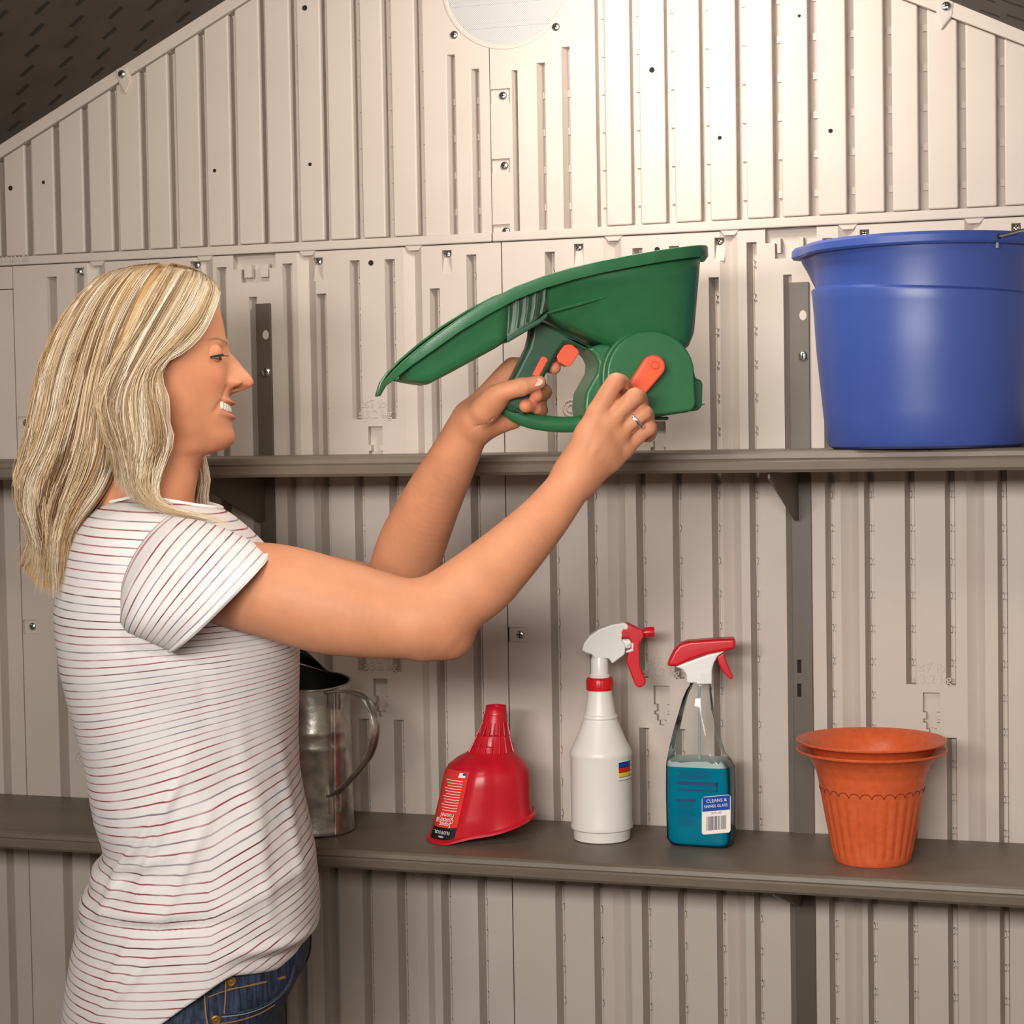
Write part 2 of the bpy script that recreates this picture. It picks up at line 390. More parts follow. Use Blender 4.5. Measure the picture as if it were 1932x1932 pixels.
for px, py, r in ((20, 355, .0036), (82, 344, .0026), (405, 322, .0026), (585, 310, .0026), (575, 15, .0038), (1230, 132, .0036), (1358, 260, .0026), (1567, 247, .0028), (1508, 30, .002)):
    c = PT(px, py); mk('pin_hole', *lathevf([(r, 0), (.0001, .0002)], 14), M_hole, gable).matrix_local = Matrix.Translation((c.x, -.0003, c.z)) @ Matrix.Rotation(math.pi/2, 4, 'X')
# round vent
M_mesh = mat('vent_screen', (.5, .49, .47, 1), .6); nt = M_mesh.node_tree; b_ = nt.nodes['Principled BSDF']
tc = nt.nodes.new('ShaderNodeTexCoord'); ck = nt.nodes.new('ShaderNodeTexChecker'); ck.inputs['Scale'].default_value = 700
ck.inputs[1].default_value = (.50, .49, .47, 1); ck.inputs[2].default_value = (.34, .33, .32, 1)
nt.links.new(tc.outputs['Object'], ck.inputs['Vector']); nt.links.new(ck.outputs['Color'], b_.inputs['Base Color'])
vent = empty('round_vent', (vx, 0, cz)); tag(vent, 'round screened louvre vent high in the tan gable wall', 'vent')
RX = Matrix.Rotation(math.pi/2, 4, 'X')
def vpart(name, prof, m, **kw):
    o = lathe(name, prof, m, vent, **kw); o.data.transform(RX); return o
vpart('vent_frame', [(VR+.002, -.001), (VR+.002, .0015), (VR-.001, .0022), (VR-.004, .001), (VR-.004, -.001)], M_wall, n=72)
vpart('vent_screen', [(VR-.003, .0004), (.0002, .0004)], M_mesh, n=72, cap=(False, False))
for k in (-2, -1, 0, 1, 2):
    z = k*.031+.004; w = math.sqrt(max(.0001, (VR-.005)**2-z*z))
    box('louvre', -w, w, -.0012, -.0002, z-.0035, z+.0035, M_mesh, vent, bevel=.0004)

# ------------------------------------------------------------------ roof, floor
def roof_slab(name, xa, xb, f):
    t = .05
    o = prism(name, [(xa, .03, f(xa)), (xb, .03, f(xb)), (xb, .03, f(xb)+t), (xa, .03, f(xa)+t)], (0, -2.6, 0), M_roof); o['kind'] = 'structure'; return o
rL = roof_slab('ceiling_slope_left', XG0-.1, XAP, roofL); rR = roof_slab('ceiling_slope_right', XAP, XG1+.1, roofR)
for o, f, xa, xb in ((rL, roofL, XG0, XAP), (rR, roofR, XAP, XG1+.1)):
    mb = MB(); sl = (f(xb)-f(xa))/(xb-xa); u = Vector((1, 0, sl)).normalized(); n = Vector((sl, 0, -1)).normalized(); n = n if n.z < 0 else -n
    k = 0; y = -.03
    while y > -1.2:
        x = xa + (.034 if k % 2 else 0)
        while x < xb-.03:
            p = Vector((x, y, f(x))); a, b = u*.0130, Vector((0, -.0038, 0)); L = .0085*random.uniform(.6, 1.2)
            skew = Vector((0, -.004, 0))
            q = [p-a-b-skew, p+a-b+skew, p+a+b+skew, p-a+b-skew]
            mb.add(*prismvf([v - n*.001 for v in q], n*.0016)); x += .068
        y -= .042; k += 1
    s = mb.build('embossed_slots', M_slot, o); s['kind'] = 'stuff'
prism('ridge_beam', [(XAP-.03, -.0, ZAP-.03), (XAP+.03, -.0, ZAP-.03), (XAP+.03, -.0, ZAP+.02), (XAP-.03, -.0, ZAP+.02)], (0, -2.5, 0), M_roof, rL)
for nm, x0, x1 in (('wall_left', X_L0-.03, X_L0), ('wall_right', X_R1, X_R1+.03)):
    w_ = mk(nm, *boxvf(x0, x1, -2.55, .03, 0, Z_LIP+.03), M_wall); w_['kind'] = 'structure'
fl = mk('floor', *boxvf(XG0-.3, XG1+.3, -3.2, .03, -.05, 0), M_floor); fl['kind'] = 'structure'

# ------------------------------------------------------------------ posts, brackets, shelves
def post(px0, px1, ytop, label, hole, scr, slots):
    x0, x1 = PT(px0, 640, -.004).x, PT(px1, 640, -.004).x; zt = PT(px0, ytop, -.004).z
    r = empty('shelf_post', ((x0+x1)/2, 0, 0)); tag(r, label, 'shelf post', 'steel shelf posts on the wall')
    cx = (x0+x1)/2; w = (x1-x0)/2
    mb = MB(); mb.box(-w, w, -.004, -.0015, 0, zt)
    mb.box(-w, -w+.0025, -.0035, .0155, 0, zt); mb.box(w-.0025, w, -.0035, -.0002, 0, zt)
    mb.build('channel', M_steel, r, bevel=.0008)
    def loc(px, py): p = PT(px, py, -.0045); return (p.x-cx, p.z)
    hx, hz = loc(*hole)
    o = lathe('light_hole', [(.0048, 0), (.0044, .0004), (.0001, .0004)], M_wall, r, n=16, cap=(False, False)); o.data.transform(Matrix.Translation((hx, -.0042, hz)) @ Matrix.Scale(1.35, 4, (0, 0, 1)) @ RX)
    sx, sz = loc(*scr); s = bpy.data.objects.new('screw', ME_SCREW); COL.objects.link(s); s.parent = r; s.location = (sx, -.004, sz); s.scale = (1.15,)*3
    for px, py in slots:
        a, b = loc(px, py); box('slot', a-.0026, a+.0026, -.0046, -.0038, b-.0085, b+.0085, M_hole, r)
    return r, cx
pl, plx = post(483, 511, 573, 'dark steel shelf post beside the blond woman\'s face', (501, 632), (502, 702), [])
pr, prx = post(1489, 1527, 533, 'grey-brown steel shelf post beside the blue bucket', (1515, 595), (1515, 672), [(1508, 1257), (1508, 1302)])
def bracket(cx, zs, label, px_t):
    r = empty('shelf_bracket', (cx, 0, zs-.025)); tag(r, label, 'bracket', 'triangular shelf brackets')
    prism('gusset', [(-.006, -.004, -.001), (-.006, -.205, -.001), (-.006, -.205, -.008), (-.006, -.022, -.066), (-.006, -.004, -.066)], (.003, 0, 0), M_steel, r, bevel=.0006)
    box('flange', -.006, .010, -.205, -.004, -.0025, 0, M_steel, r, bevel=.0006)
    s = bpy.data.objects.new('screw', ME_SCREW); COL.objects.link(s); s.parent = r; s.location = (.002, -.17, -.0026); s.rotation_euler = (-math.pi/2, 0, 0)
bracket(plx, Z_SH1, 'dark triangular bracket under the upper shelf by the woman\'s shoulder', 0)
bracket(prx, Z_SH1, 'triangular bracket under the upper shelf below the blue bucket', 0)
bracket(prx, Z_SH2, 'triangular bracket under the lower shelf by the flower pots', 0)
bracket(plx, Z_SH2, 'triangular bracket under the lower shelf behind the watering can', 0)
def shelf(z, label):
    r = empty('wall_shelf', (wx(966, 900), 0, z-.025)); tag(r, label, 'shelf', 'long brown metal shelves'); xo = wx(966, 900)
    x0, x1 = X_L0-xo, seamR+.15-xo
    prof = [(-.001, 0), (-.001, -.0025), (-.2, -.0025), (-.2, -.025), (-.2255, -.025), (-.229, -.0215), (-.2305, -.0125), (-.2290, -.0105), (-.2305, -.0085), (-.2295, -.0035), (-.2265, -.0008), (-.223, 0)]
    prism('shelf_board', [(x0, y, zz_+.025) for y, zz_ in prof], (x1-x0, 0, 0), M_shelf, r, smooth=True, angle=25)
    return r
shelf(Z_SH1, 'long grey-brown metal shelf holding the blue bucket')
shelf(Z_SH2, 'long grey-brown metal shelf holding funnel, spray bottles and flower pots')
# ------------------------------------------------------------------ things on the lower shelf
M_white = mat('white_hdpe', lin(226, 222, 214), .38, **{'Subsurface Weight': .15, 'Subsurface Radius': (.01, .01, .01)})
M_whitep = mat('white_trigger_plastic', lin(232, 230, 226), .3)
M_red = mat('red_plastic', lin(205, 22, 34), .3)
M_redf = mat('red_funnel_plastic', lin(196, 24, 40), .34, noise=(40, lin(184, 20, 36), .5))
M_paper = mat('label_paper', lin(240, 232, 220), .5)
M_black = mat('label_black', lin(18, 16, 18), .4)
M_lblue = mat('label_blue', lin(16, 70, 160), .35)
M_lred = mat('label_red', lin(214, 40, 40), .35)
M_lyel = mat('label_yellow', lin(236, 200, 40), .4)
M_ink = mat('label_white_ink', lin(238, 232, 226), .4)
M_bar = mat('bar_ink', lin(70, 60, 90), .5)
def on_shelf(name, px, py, z=Z_SH2): return Fr(name, PZ(px, py, z+.0003), px, py)
def arcpts(cx, cy, r, a0, a1, n=10): return [(cx+r*math.cos(math.radians(a0+(a1-a0)*i/n)), cy-r*math.sin(math.radians(a0+(a1-a0)*i/n))) for i in range(n+1)]

# --- white spray bottle
F = on_shelf('spray_bottle', 1136, 1582); R = F.root
tag(R, 'milky white spray bottle with red trigger and red ribbed collar on the lower shelf', 'spray bottle')
k = 1/F.s; B = F.by
def pr(L): return [(max(r, .2)*k, (B-y)*k) for r, y in L]
lathe('bottle', pr([(0.2, 1581), (50, 1582), (53, 1580), (54, 1562), (58.5, 1559), (59, 1554), (57.5, 1548), (57.5, 1428), (58.5, 1423), (59, 1417), (56, 1410), (47, 1392), (39, 1372), (33, 1358), (31.5, 1354), (33, 1351), (32, 1347), (29.5, 1345), (26, 1325), (23, 1306), (22, 1296), (.2, 1296)]), M_white, R, n=56, cap=(False, False))
lathe('collar', pr([(19, 1300), (24.5, 1300), (25, 1297), (25, 1282), (23.5, 1277), (19, 1276)]), M_red, R, n=72, rf=lambda r, z, t: r*(1+.022*math.cos(24*t)) if r > 24*k else r, cap=(True, True), angle=60)
lathe('neck', pr([(19, 1277), (20, 1272), (17, 1269), (16.5, 1244), (14, 1236), (14, 1225)]), M_whitep, R, n=32)
M_clearw = mat('translucent_shroud', lin(240, 238, 234), .25, **{'Transmission Weight': .08})
sh = F.poly('shroud', [(1097, 1224), (1101, 1210), (1112, 1196), (1130, 1184), (1152, 1176), (1176, 1172), (1184, 1176), (1172, 1190), (1172, 1206), (1179, 1214), (1178, 1232), (1154, 1250), (1148, 1240), (1122, 1240), (1116, 1232), (1104, 1228)], -.010, .010, M_clearw, bevel=.002)
F.poly('piston', [(1142, 1204), (1190, 1204), (1190, 1222), (1142, 1222)], -.0075, .0075, M_whitep, bevel=.003)
lv = F.poly('trigger', [(1157, 1189), (1180, 1172), (1201, 1183), (1212, 1187), (1214, 1200), (1205, 1214), (1207, 1256), (1218, 1284), (1214, 1292), (1204, 1296), (1197, 1290), (1180, 1246), (1184, 1226), (1192, 1214), (1184, 1202), (1160, 1202)], -.0085, .0085, M_red, bevel=.0022)
tube('nozzle', [F.L(1206, 1193), F.L(1214, 1193), F.L(1215, 1193), F.L(1229, 1192), F.L(1233, 1192)], [.0045, .0046, .0062, .0068, .006], M_red, lv, n=20)
F.poly('trigger_hook', [(1180, 1214), (1194, 1210), (1194, 1226), (1180, 1230), (1180, 1226), (1190, 1222), (1190, 1214), (1180, 1218)], -.0092, .0092, M_whitep, bevel=.001)
for a, b_, r in ((1179, 1181, .0031), (1169, 1196, .0024)):
    o = lathe('pivot_pin', [(r, 0), (r, .0012), (r*.6, .0018), (.0001, .002)], M_paper, lv, n=16); o.data.transform(Matrix.Translation(F.L(a, b_, -.0085)) @ RX)
# hazard label wrapped on the right of the body
def wrap_patch(name, R_, a0, a1, z0, z1, m, parent, n=8):
    v = []; 
    for i in range(n+1):
        t = math.radians(a0+(a1-a0)*i/n); v += [(R_*math.cos(t), R_*math.sin(t), z0), (R_*math.cos(t), R_*math.sin(t), z1)]
    return mk(name, v, [(2*i, 2*i+2, 2*i+3, 2*i+1) for i in range(n)], m, parent, smooth=True)
zf = lambda y: (B-y)*k
lab = wrap_patch('hazard_label', 58.1*k, -57, -2, zf(1466), zf(1428), M_paper, R)
for (y0, y1, m) in ((1440, 1430, M_lblue), (1449, 1440, M_lred), (1457, 1449, M_lyel)): wrap_patch('label_band', 58.4*k, -56, -22, zf(y1+.0) if 0 else zf(y0+0), zf(y1), m, lab)
for y in (1431, 1440, 1449, 1458, 1464): wrap_patch('label_line', 58.6*k, -56, -4, zf(y+.5), zf(y-.5), M_black, lab)

# --- blue window cleaner bottle
F = on_shelf('cleaner_bottle', 1323, 1592); R = F.root; k = 1/F.s; B = F.by
tag(R, 'clear bottle of blue window cleaner with red and white trigger on lower shelf', 'spray bottle')
M_pet = mat('clear_pet', (.97, .98, .98, 1), .04); nt = M_pet.node_tree
tr = nt.nodes.new('ShaderNodeBsdfTransparent'); tr.inputs[0].default_value = (.97, .98, .975, 1); gl = nt.nodes.new('ShaderNodeBsdfGlossy'); gl.inputs['Roughness'].default_value = .04
fn = nt.nodes.new('ShaderNodeFresnel'); fn.inputs[0].default_value = 1.28; ms = nt.nodes.new('ShaderNodeMixShader')
nt.links.new(fn.outputs[0], ms.inputs[0]); nt.links.new(tr.outputs[0], ms.inputs[1]); nt.links.new(gl.outputs[0], ms.inputs[2]); nt.links.new(ms.outputs[0], nt.nodes['Material Output'].inputs[0])
M_liq = mat('blue_cleaner', (.0, .30, .45, 1), .06, **{'Transmission Weight': .4, 'IOR': 1.2, 'Specular IOR Level': .6})
M_foam = mat('foam', lin(196, 214, 210), .5, **{'Transmission Weight': .3})
def rrect(cx, z, a, b, e=4.5, rot=0.0, n=48):
    out = []
    for j in range(n):
        t = 2*math.pi*j/n; c, s_ = math.cos(t), math.sin(t)
        x = a*math.copysign(abs(c)**(2/e), c); y = b*math.copysign(abs(s_)**(2/e), s_)
        out.append(Vector((cx+x*math.cos(rot)-y*math.sin(rot), x*math.sin(rot)+y*math.cos(rot), z)))
    return out
rowsC = [(1604, 1270, 1384, .020), (1598, 1262, 1388, .0235), (1578, 1254, 1393, .026), (1500, 1252, 1392, .0265), (1445, 1252, 1390, .0265), (1432, 1253, 1383, .0262), (1420, 1255, 1373, .0258), (1400, 1259, 1366, .0245), (1370, 1267, 1357, .022), (1340, 1275, 1351, .0195), (1315, 1283, 1347, .0175), (1304, 1288, 1345, .016), (1297, 1296, 1341, .0145), (1290, 1301, 1338, .0125), (1284, 1301, 1338, .0125)]
ROT = math.radians(-14)
def ringC(y, xl, xr, b, shrink=0.0):
    c = F.L((xl+xr)/2, y if y < 1595 else min(y, 1594)); e = 5.5 if y > 1430 else (4.0 if y > 1340 else 2.6)
    a = (xr-xl)/2*k; a = max(a-b*abs(math.sin(ROT))*.8, .3*a) if y > 1300 else a
    z = max(c.z if y < 1595 else (1604-y)*k*.4, 0.0002)
    return rrect(c.x, z, a-shrink, b-shrink, e, ROT)
rings = [ringC(*r) for r in rowsC]
o = mk('bottle', *loftvf(rings, (True, True)), M_pet, R, smooth=True, angle=60); fixn(o)
liq = [ringC(*r, .0012) for r in rowsC[:5]] + [ringC(1441, 1252, 1389, .0265, .0012)]
for v in liq[0]: v.z += .0012
lo_ = mk('liquid', *loftvf(liq, (True, True)), M_liq, R, smooth=True, angle=60); fixn(lo_)
fm = [ringC(1441, 1252, 1389, .0265, .0010), ringC(1431, 1253, 1382, .0262, .0011)]
for i, v in enumerate(fm[1]): v.z += .0012*math.sin(i*2.1)+.0008*math.sin(i*5.3)
fixn(mk('foam', *loftvf(fm, (False, True)), M_foam, R, smooth=True))
tube('dip_tube', [F.L(1318, 1290), F.L(1320, 1500), F.L(1318, 1588)], .0017, mat('dip_tube', lin(190, 205, 210), .3, **{'Transmission Weight': .5}), R, n=8)
tc_, tn = F.L(1348, 1526), Vector((math.sin(ROT), -math.cos(ROT), 0)); tx = Vector((math.cos(ROT), math.sin(ROT), 0)); tz = Vector((0, 0, 1))
tn = -Vector((-math.sin(ROT), math.cos(ROT), 0)); cxz = (F.L(1322, 1526)); facec = Vector((cxz.x, 0, 0)) + tn*.0268
def face_pt(px, py, off=0.0):                    # point of the bottle's broad front face under a pixel
    q = F.L(px, py); d = q.x-facec.x; return facec + tx*(d/math.cos(ROT)) + tn*off + tz*q.z - Vector((0, 0, facec.z))
def face_quad(name, x0, x1, y0, y1, off, m, parent, tilt=0.0, r=0):
    pts = []
    if r:
        for cx_, cy_, a0 in ((x1-r, y0+r, 0), (x0+r, y0+r, 90), (x0+r, y1-r, 180), (x1-r, y1-r, 270)): pts += arcpts(cx_, cy_, r, a0, a0+90, 4)
    else: pts = [(x0, y1), (x1, y1), (x1, y0), (x0, y0)]
    P = [face_pt(x, y-tilt*(x-1350), off) for x, y in pts]
    return mk(name, P, [tuple(range(len(P)))], m, parent)
lab = face_quad('back_label', 1324, 1377, 1491, 1562, .0006, M_paper, R, .14, 5)
face_quad('label_top', 1325, 1376, 1492, 1519, .0009, M_lblue, lab, .14)
for xx, yy, tt, sz in ((1351, 1500, 'CLEANS &', .0058), (1350, 1510, 'SHINES GLASS', .0048)):
    text_on('lettering', tt, sz, M_ink, lab, face_pt(xx, yy, .0012), tx + tz*.14, tn, .0001)
text_on('lettering', '32 FL OZ', .0034, M_bar, lab, face_pt(1351, 1523, .0010), tx + tz*.14, tn, .0001)
bars = MB(); x = 1333
while x < 1369:
    w = random.choice((.7, 1.1, 1.7)); P = [face_pt(a, b-.14*(a-1350), .0010) for a, b in ((x, 1555), (x+w, 1555), (x+w, 1529), (x, 1529))]
    bars.add(P, [(0, 1, 2, 3)]); x += w+random.choice((.7, 1.0, 1.5))
bars.build('barcode', M_bar, lab)
M_print = mat('bottle_print', lin(20, 62, 110), .4)
pm = MB()
for y0, h, x0, x1 in ((1467, 6, 1276, 1352), (1467, 17, 1349, 1352), (1481, 3, 1276, 1352), (1500, 5, 1276, 1312)) + tuple((1446+3.4*i, .9, 1276+2*(i % 3), 1330+5*(i % 4)) for i in range(5)) + tuple((1508+4.2*i, .9, 1277, 1306+3*(i % 3)) for i in range(11)):
    pm.add([face_pt(a, b, .0004) for a, b in ((x0, y0+h), (x1, y0+h), (x1, y0), (x0, y0))], [(0, 1, 2, 3)])
pm.build('printed_text', M_print, R)
# trigger head
hd = F.poly('trigger_body', [(1272, 1254), (1290, 1247), (1312, 1239), (1335, 1231), (1366, 1225), (1352, 1235), (1345, 1248), (1341, 1264), (1341, 1285), (1295, 1285), (1293, 1268), (1286, 1259)], -.0125, .0125, M_whitep, bevel=.0035, seg=3)
F.poly('trigger_cover', [(1257, 1253), (1262, 1240), (1270, 1224), (1280, 1212), (1298, 1206), (1340, 1203), (1385, 1201), (1385, 1222), (1362, 1226), (1330, 1232), (1302, 1242), (1277, 1254)], -.0135, .0135, M_red, bevel=.004, seg=3)
F.poly('trigger', [(1350, 1237), (1364, 1228), (1369, 1248), (1382, 1276), (1377, 1281), (1362, 1266), (1354, 1251)], -.006, .006, M_red, bevel=.0018)
q = F.poly('safety_tab', [(1314, 1262), (1341, 1260), (1341, 1286), (1313, 1286)], -.0135, -.0118, M_whitep, bevel=.0006)
for i in range(8): box('grip_rib', *(lambda p: (p.x-.0005, p.x+.0005, -.0143, -.0134, p.z-.006, p.z+.006))(F.L(1319+i*2.6, 1275)), M_whitep, q)

# --- red funnel
F = on_shelf('funnel', 905, 1578); R = F.root; k = 1/F.s; B = F.by
tag(R, 'red plastic quick-fill funnel standing mouth down on the lower shelf', 'funnel')
sec = [(1336, 917, 955), (1352, 914.5, 956), (1353, 913, 957), (1356, 912.5, 957), (1388, 906, 959), (1390, 899, 962), (1394, 897, 963), (1408, 894, 966), (1410, 890, 967), (1419, 887, 968), (1424, 880, 971), (1434, 861, 983), (1446, 846, 994), (1460, 838, 1000), (1480, 834, 1002), (1510, 828, 1002), (1540, 821, 1003), (1562, 815, 1005), (1576, 811, 1007), (1580, 805, 1012), (1584, 805, 1013), (1585, 812, 1006)]
rings = []; NF = 64
for y, xl, xr in sec:
    a = (xr-xl)/2*k; c = F.L((xl+xr)/2, y); w = min(1, max(0, (y-1430)/150)); dep = a*(1.0 if y < 1430 else 1.0-.16*w)
    row = []
    for j in range(NF):
        t = 2*math.pi*j/NF; cs, sn = math.cos(t), math.sin(t); e = 2.0+.8*w
        x = a*math.copysign(abs(cs)**(2/e), cs); yy = dep*math.copysign(abs(sn)**(2/e), sn)
        lift = w*w*(max(0, .018*cs+.010)*1.1 + .0*sn)
        bump_ = 0
        if 1440 < y < 1572 and 250 < math.degrees(t) < 272: bump_ = .0028
        row.append(Vector((c.x+x*(1+bump_/a), yy*(1+bump_/a*1.3), max(c.z+lift + .004, .0008) if y > 1570 else c.z+lift*.8+.004)))
    rings.append(row)
body = mk('funnel_body', *loftvf(rings, (False, False)), M_redf, R, smooth=True, angle=40)
fixn(body); _pl = max(body.data.polygons, key=lambda p: p.center.x)
if _pl.normal.x < 0: body.data.flip_normals()
sm = body.modifiers.new('wall', 'SOLIDIFY'); sm.thickness = .0016; sm.offset = -1
def fsurf(t_deg, y):                             # outer surface of the funnel body, angle seen from above
    for i in range(len(sec)-1):
        if sec[i][0] <= y <= sec[i+1][0]: f = (y-sec[i][0])/(sec[i+1][0]-sec[i][0]); break
    j = (t_deg % 360)/360*NF; j0 = int(j) % NF; g = j-int(j)
    a = rings[i][j0].lerp(rings[i][(j0+1) % NF], g); b_ = rings[i+1][j0].lerp(rings[i+1][(j0+1) % NF], g); return a.lerp(b_, f)
def fpatch(name, t0, t1, y0, y1, m, parent, off=.0006, nt=8, ny=8, ybot=None):
    V = []; cen = Vector((0, 0, 0))
    for i in range(ny+1):
        for j in range(nt+1):
            y = y0+(y1-y0)*i/ny; t = t0+(t1-t0)*j/nt; p = fsurf(t, y); n = Vector((math.cos(math.radians(t)), math.sin(math.radians(t)), .15)).normalized(); V.append(p+n*off)
    return mk(name, V, [(i*(nt+1)+j, i*(nt+1)+j+1, (i+1)*(nt+1)+j+1, (i+1)*(nt+1)+j) for i in range(ny) for j in range(nt)], m, parent, smooth=True)
M_lab = mat('funnel_label', lin(222, 54, 46), .3)
lab = fpatch('label', 199, 246, 1449, 1556, M_lab, R, .0012)
fpatch('label_base', 199, 246, 1553, 1575, M_black, lab, .0013)
def ftext(body_, t, y, size, m, shear=0.0):
    p = fsurf(t, y); n = Vector((math.cos(math.radians(t)), math.sin(math.radians(t)), .12)).normalized(); xd = Vector((0, 0, 1)).cross(n); 
    return text_on('lettering', body_, size, m, lab, p+n*.0022, xd*1.0, n, .0002, shear=shear) if False else text_on('lettering', body_, size, m, lab, p+n*.0024, -(Vector((0, 0, 1)).cross(n)), n, .0002, shear=shear)
ftext('Super', 228, 1547, .0085, M_ink, .2); ftext('QuickFill', 226, 1539, .0085, M_ink, .2); ftext('Funnel', 228, 1530, .0085, M_ink, .2)
ftext('FLOTOOL', 226, 1561, .006, M_ink, .2); ftext('10704', 226, 1569, .0035, M_ink)
for i, y in enumerate(list(range(1466, 1524, 5))): fpatch('label_line', 208+(i % 3)*3, 240, y, y+1.1, M_ink, lab, .0016, 4, 1)
fpatch('flag', 231, 242, 1452, 1460, M_ink, lab, .0016, 3, 1); fpatch('flag_canton', 237, 242, 1452, 1456, M_lblue, lab, .0019, 2, 1)
for t in (232, 252, 270, 290, 310, 200, 340, 20): # neck ribs
    for y0, y1 in ((1392, 1421), (1366, 1390)):
        p, q_ = fsurf(t, y0), fsurf(t, y1); n = Vector((math.cos(math.radians(t)), math.sin(math.radians(t)), 0))
        tube('neck_rib', [p+n*.0004, q_+n*.0012], [.0007, .0014], M_redf, body, n=6)

# --- galvanised watering can
F = on_shelf('watering_can', 592, 1566); R = F.root; k = 1/F.s; B = F.by
tag(R, 'galvanised metal pitcher with strap handle and dark inside behind the woman on the lower shelf', 'watering can')
M_galv = mat('galvanised', lin(206, 202, 190), .28, .9, noise=(38, lin(150, 148, 140), .9), bump=(70, .25))
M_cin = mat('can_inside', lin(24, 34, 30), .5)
a0 = 77*k; HT = (1566-1284)*k
def rimz(t): return HT + .012*max(0, math.cos(t-math.radians(150)))**1.5*1.6 + .006*math.sin(t)
prof = [(.97, 0), (1.0, .001), (1.012, .003), (1.0, .006), (.985, .02), (.97, HT*.56), (.985, HT*.575), (.97, HT*.59), (.97, HT*.66), (.985, HT*.675), (.97, HT*.69), (.965, HT*.97)]
def canrings(inset):
    r_ = []
    for fr, z in prof: r_.append([((a0*fr-inset)*math.cos(2*math.pi*j/64), (a0*fr-inset)*math.sin(2*math.pi*j/64), z+.0004) for j in range(64)])
    r_.append([((a0*.965-inset)*math.cos(2*math.pi*j/64), (a0*.965-inset)*math.sin(2*math.pi*j/64), rimz(2*math.pi*j/64)) for j in range(64)])
    return r_
mk('can_body', *loftvf(canrings(0), (True, False)), M_galv, R, smooth=True, angle=50)
mk('can_inside', *loftvf(canrings(.0012), (True, False)), M_cin, R, smooth=True)
tube('rim_wire', [(a0*.965*math.cos(t), a0*.965*math.sin(t), rimz(t)) for t in np.linspace(0, 2*math.pi, 65)], .0018, M_galv, R, n=8)
# half hood over the mouth
V = []; 
for i in range(13):
    t = math.radians(60+150*i/12); h = .026*math.sin(math.pi*i/12)**.7
    V += [(a0*.965*math.cos(t), a0*.965*math.sin(t), rimz(t)), (a0*.80*math.cos(t), a0*.80*math.sin(t), rimz(t)+h)]
hood = mk('mouth_hood', V, [(2*i, 2*i+2, 2*i+3, 2*i+1) for i in range(12)], M_cin, R, smooth=True); hood.modifiers.new('s', 'SOLIDIFY').thickness = .0008
th = math.radians(-62)
hp = spline([F.L(x, y, -a0*.86-(x-622)/83*.050) for x, y in ((622, 1298), (640, 1293), (662, 1294), (682, 1302), (697, 1323), (704, 1352), (700, 1385), (688, 1415), (665, 1447), (642, 1474), (624, 1490))], 5)
wd = Vector((.74, .67, 0))*.0068
hs = mk('handle', [p+wd*s_ for p in hp for s_ in (-1, 1)], [(2*i, 2*i+1, 2*i+3, 2*i+2) for i in range(len(hp)-1)], M_galv, R, smooth=True); hm = hs.modifiers.new('t', 'SOLIDIFY'); hm.thickness = .0016; hm.offset = 0
for s_ in (-1, 1): tube('handle_edge', [p+wd*s_ for p in hp], .0013, M_galv, hs, n=8)
for y0, y1 in ((1300, 1330), (1488, 1522)):
    for x in (621, 640): tube('handle_rivet_tab', [F.L(x, y0, -a0*.90 if x < 630 else -a0*.80), F.L(x+1, (y0+y1)/2, -a0*.92 if x < 630 else -a0*.82), F.L(x, y1, -a0*.90 if x < 630 else -a0*.80)], .0016, M_galv, R, n=8)
tube('seam', [F.L(631, 1296, -a0*.86), F.L(631, 1400, -a0*.86), F.L(632, 1562, -a0*.87)], .0009, M_galv, R, n=6)

# --- two stacked flower pots
M_terra = mat('terracotta_plastic', lin(214, 98, 54), .36, noise=(120, lin(196, 84, 46), .6), bump=(500, .1))
M_score = mat('scored_line', lin(120, 50, 34), .6)
def flower_pot(name, px, py, zoff, label, scal):
    F = Fr(name, PZ(px, py, Z_SH2)+Vector((0, 0, zoff+.0004)), px, py); R = F.root; k = 1/F.s; B = F.by
    tag(R, label, 'flower pot', 'two nested terracotta pots')
    outer = [(.1, 1623), (69, 1623), (71.5, 1620), (73, 1612), (79, 1580), (85, 1550), (92, 1510), (98, 1478), (103, 1455), (110, 1438), (121, 1424), (132, 1417), (139, 1415)]
    inner = [(140, 1412), (138, 1410.5), (131, 1413.5), (119, 1421), (107, 1437), (99, 1458), (94, 1480), (86, 1520), (75, 1580), (66, 1616), (.1, 1616)]
    def rf(r, z, t):
        y = B-z/k
        if r > 60*k and 1486 < y < 1612 and scal:
            w = min(1, (y-1486)/14)*min(1, (1612-y)/10); return r + w*k*2.4*(abs(math.cos(14*t))-.65)
        return r
    prof = []
    src = outer
    for (r0, y0), (r1, y1) in zip(src[:-1], src[1:]):
        n = 6 if abs(y1-y0) > 15 else 1
        for i in range(n): prof.append((r0+(r1-r0)*i/n, y0+(y1-y0)*i/n))
    prof += [src[-1]] + inner
    lathe('pot_body', [(r*k, (B-y)*k) for r, y in prof], M_terra, R, n=168, rf=rf, cap=(False, False), angle=50)
    if scal:
        for s_ in range(28):
            c = (s_+.5)*math.pi/14
            pts = []
            for i in range(9):
                u = -1+i/4; t = c+u*math.pi/28; y = 1490-9*math.sqrt(max(0, 1-u*u)); r = (98-(y-1478)*.19)*k+.0003
                pts.append((r*math.cos(t), r*math.sin(t), (B-y)*k))
            tube('scallop', pts, .00055, M_score, R, n=4)
    return F
flower_pot('flower_pot', 1646, 1623, 0, 'orange terracotta pot with scalloped fluted side, the outer of the nested pair', True)
flower_pot('flower_pot', 1646, 1623, .0115, 'orange terracotta pot set inside another, its flared rim on top', False)

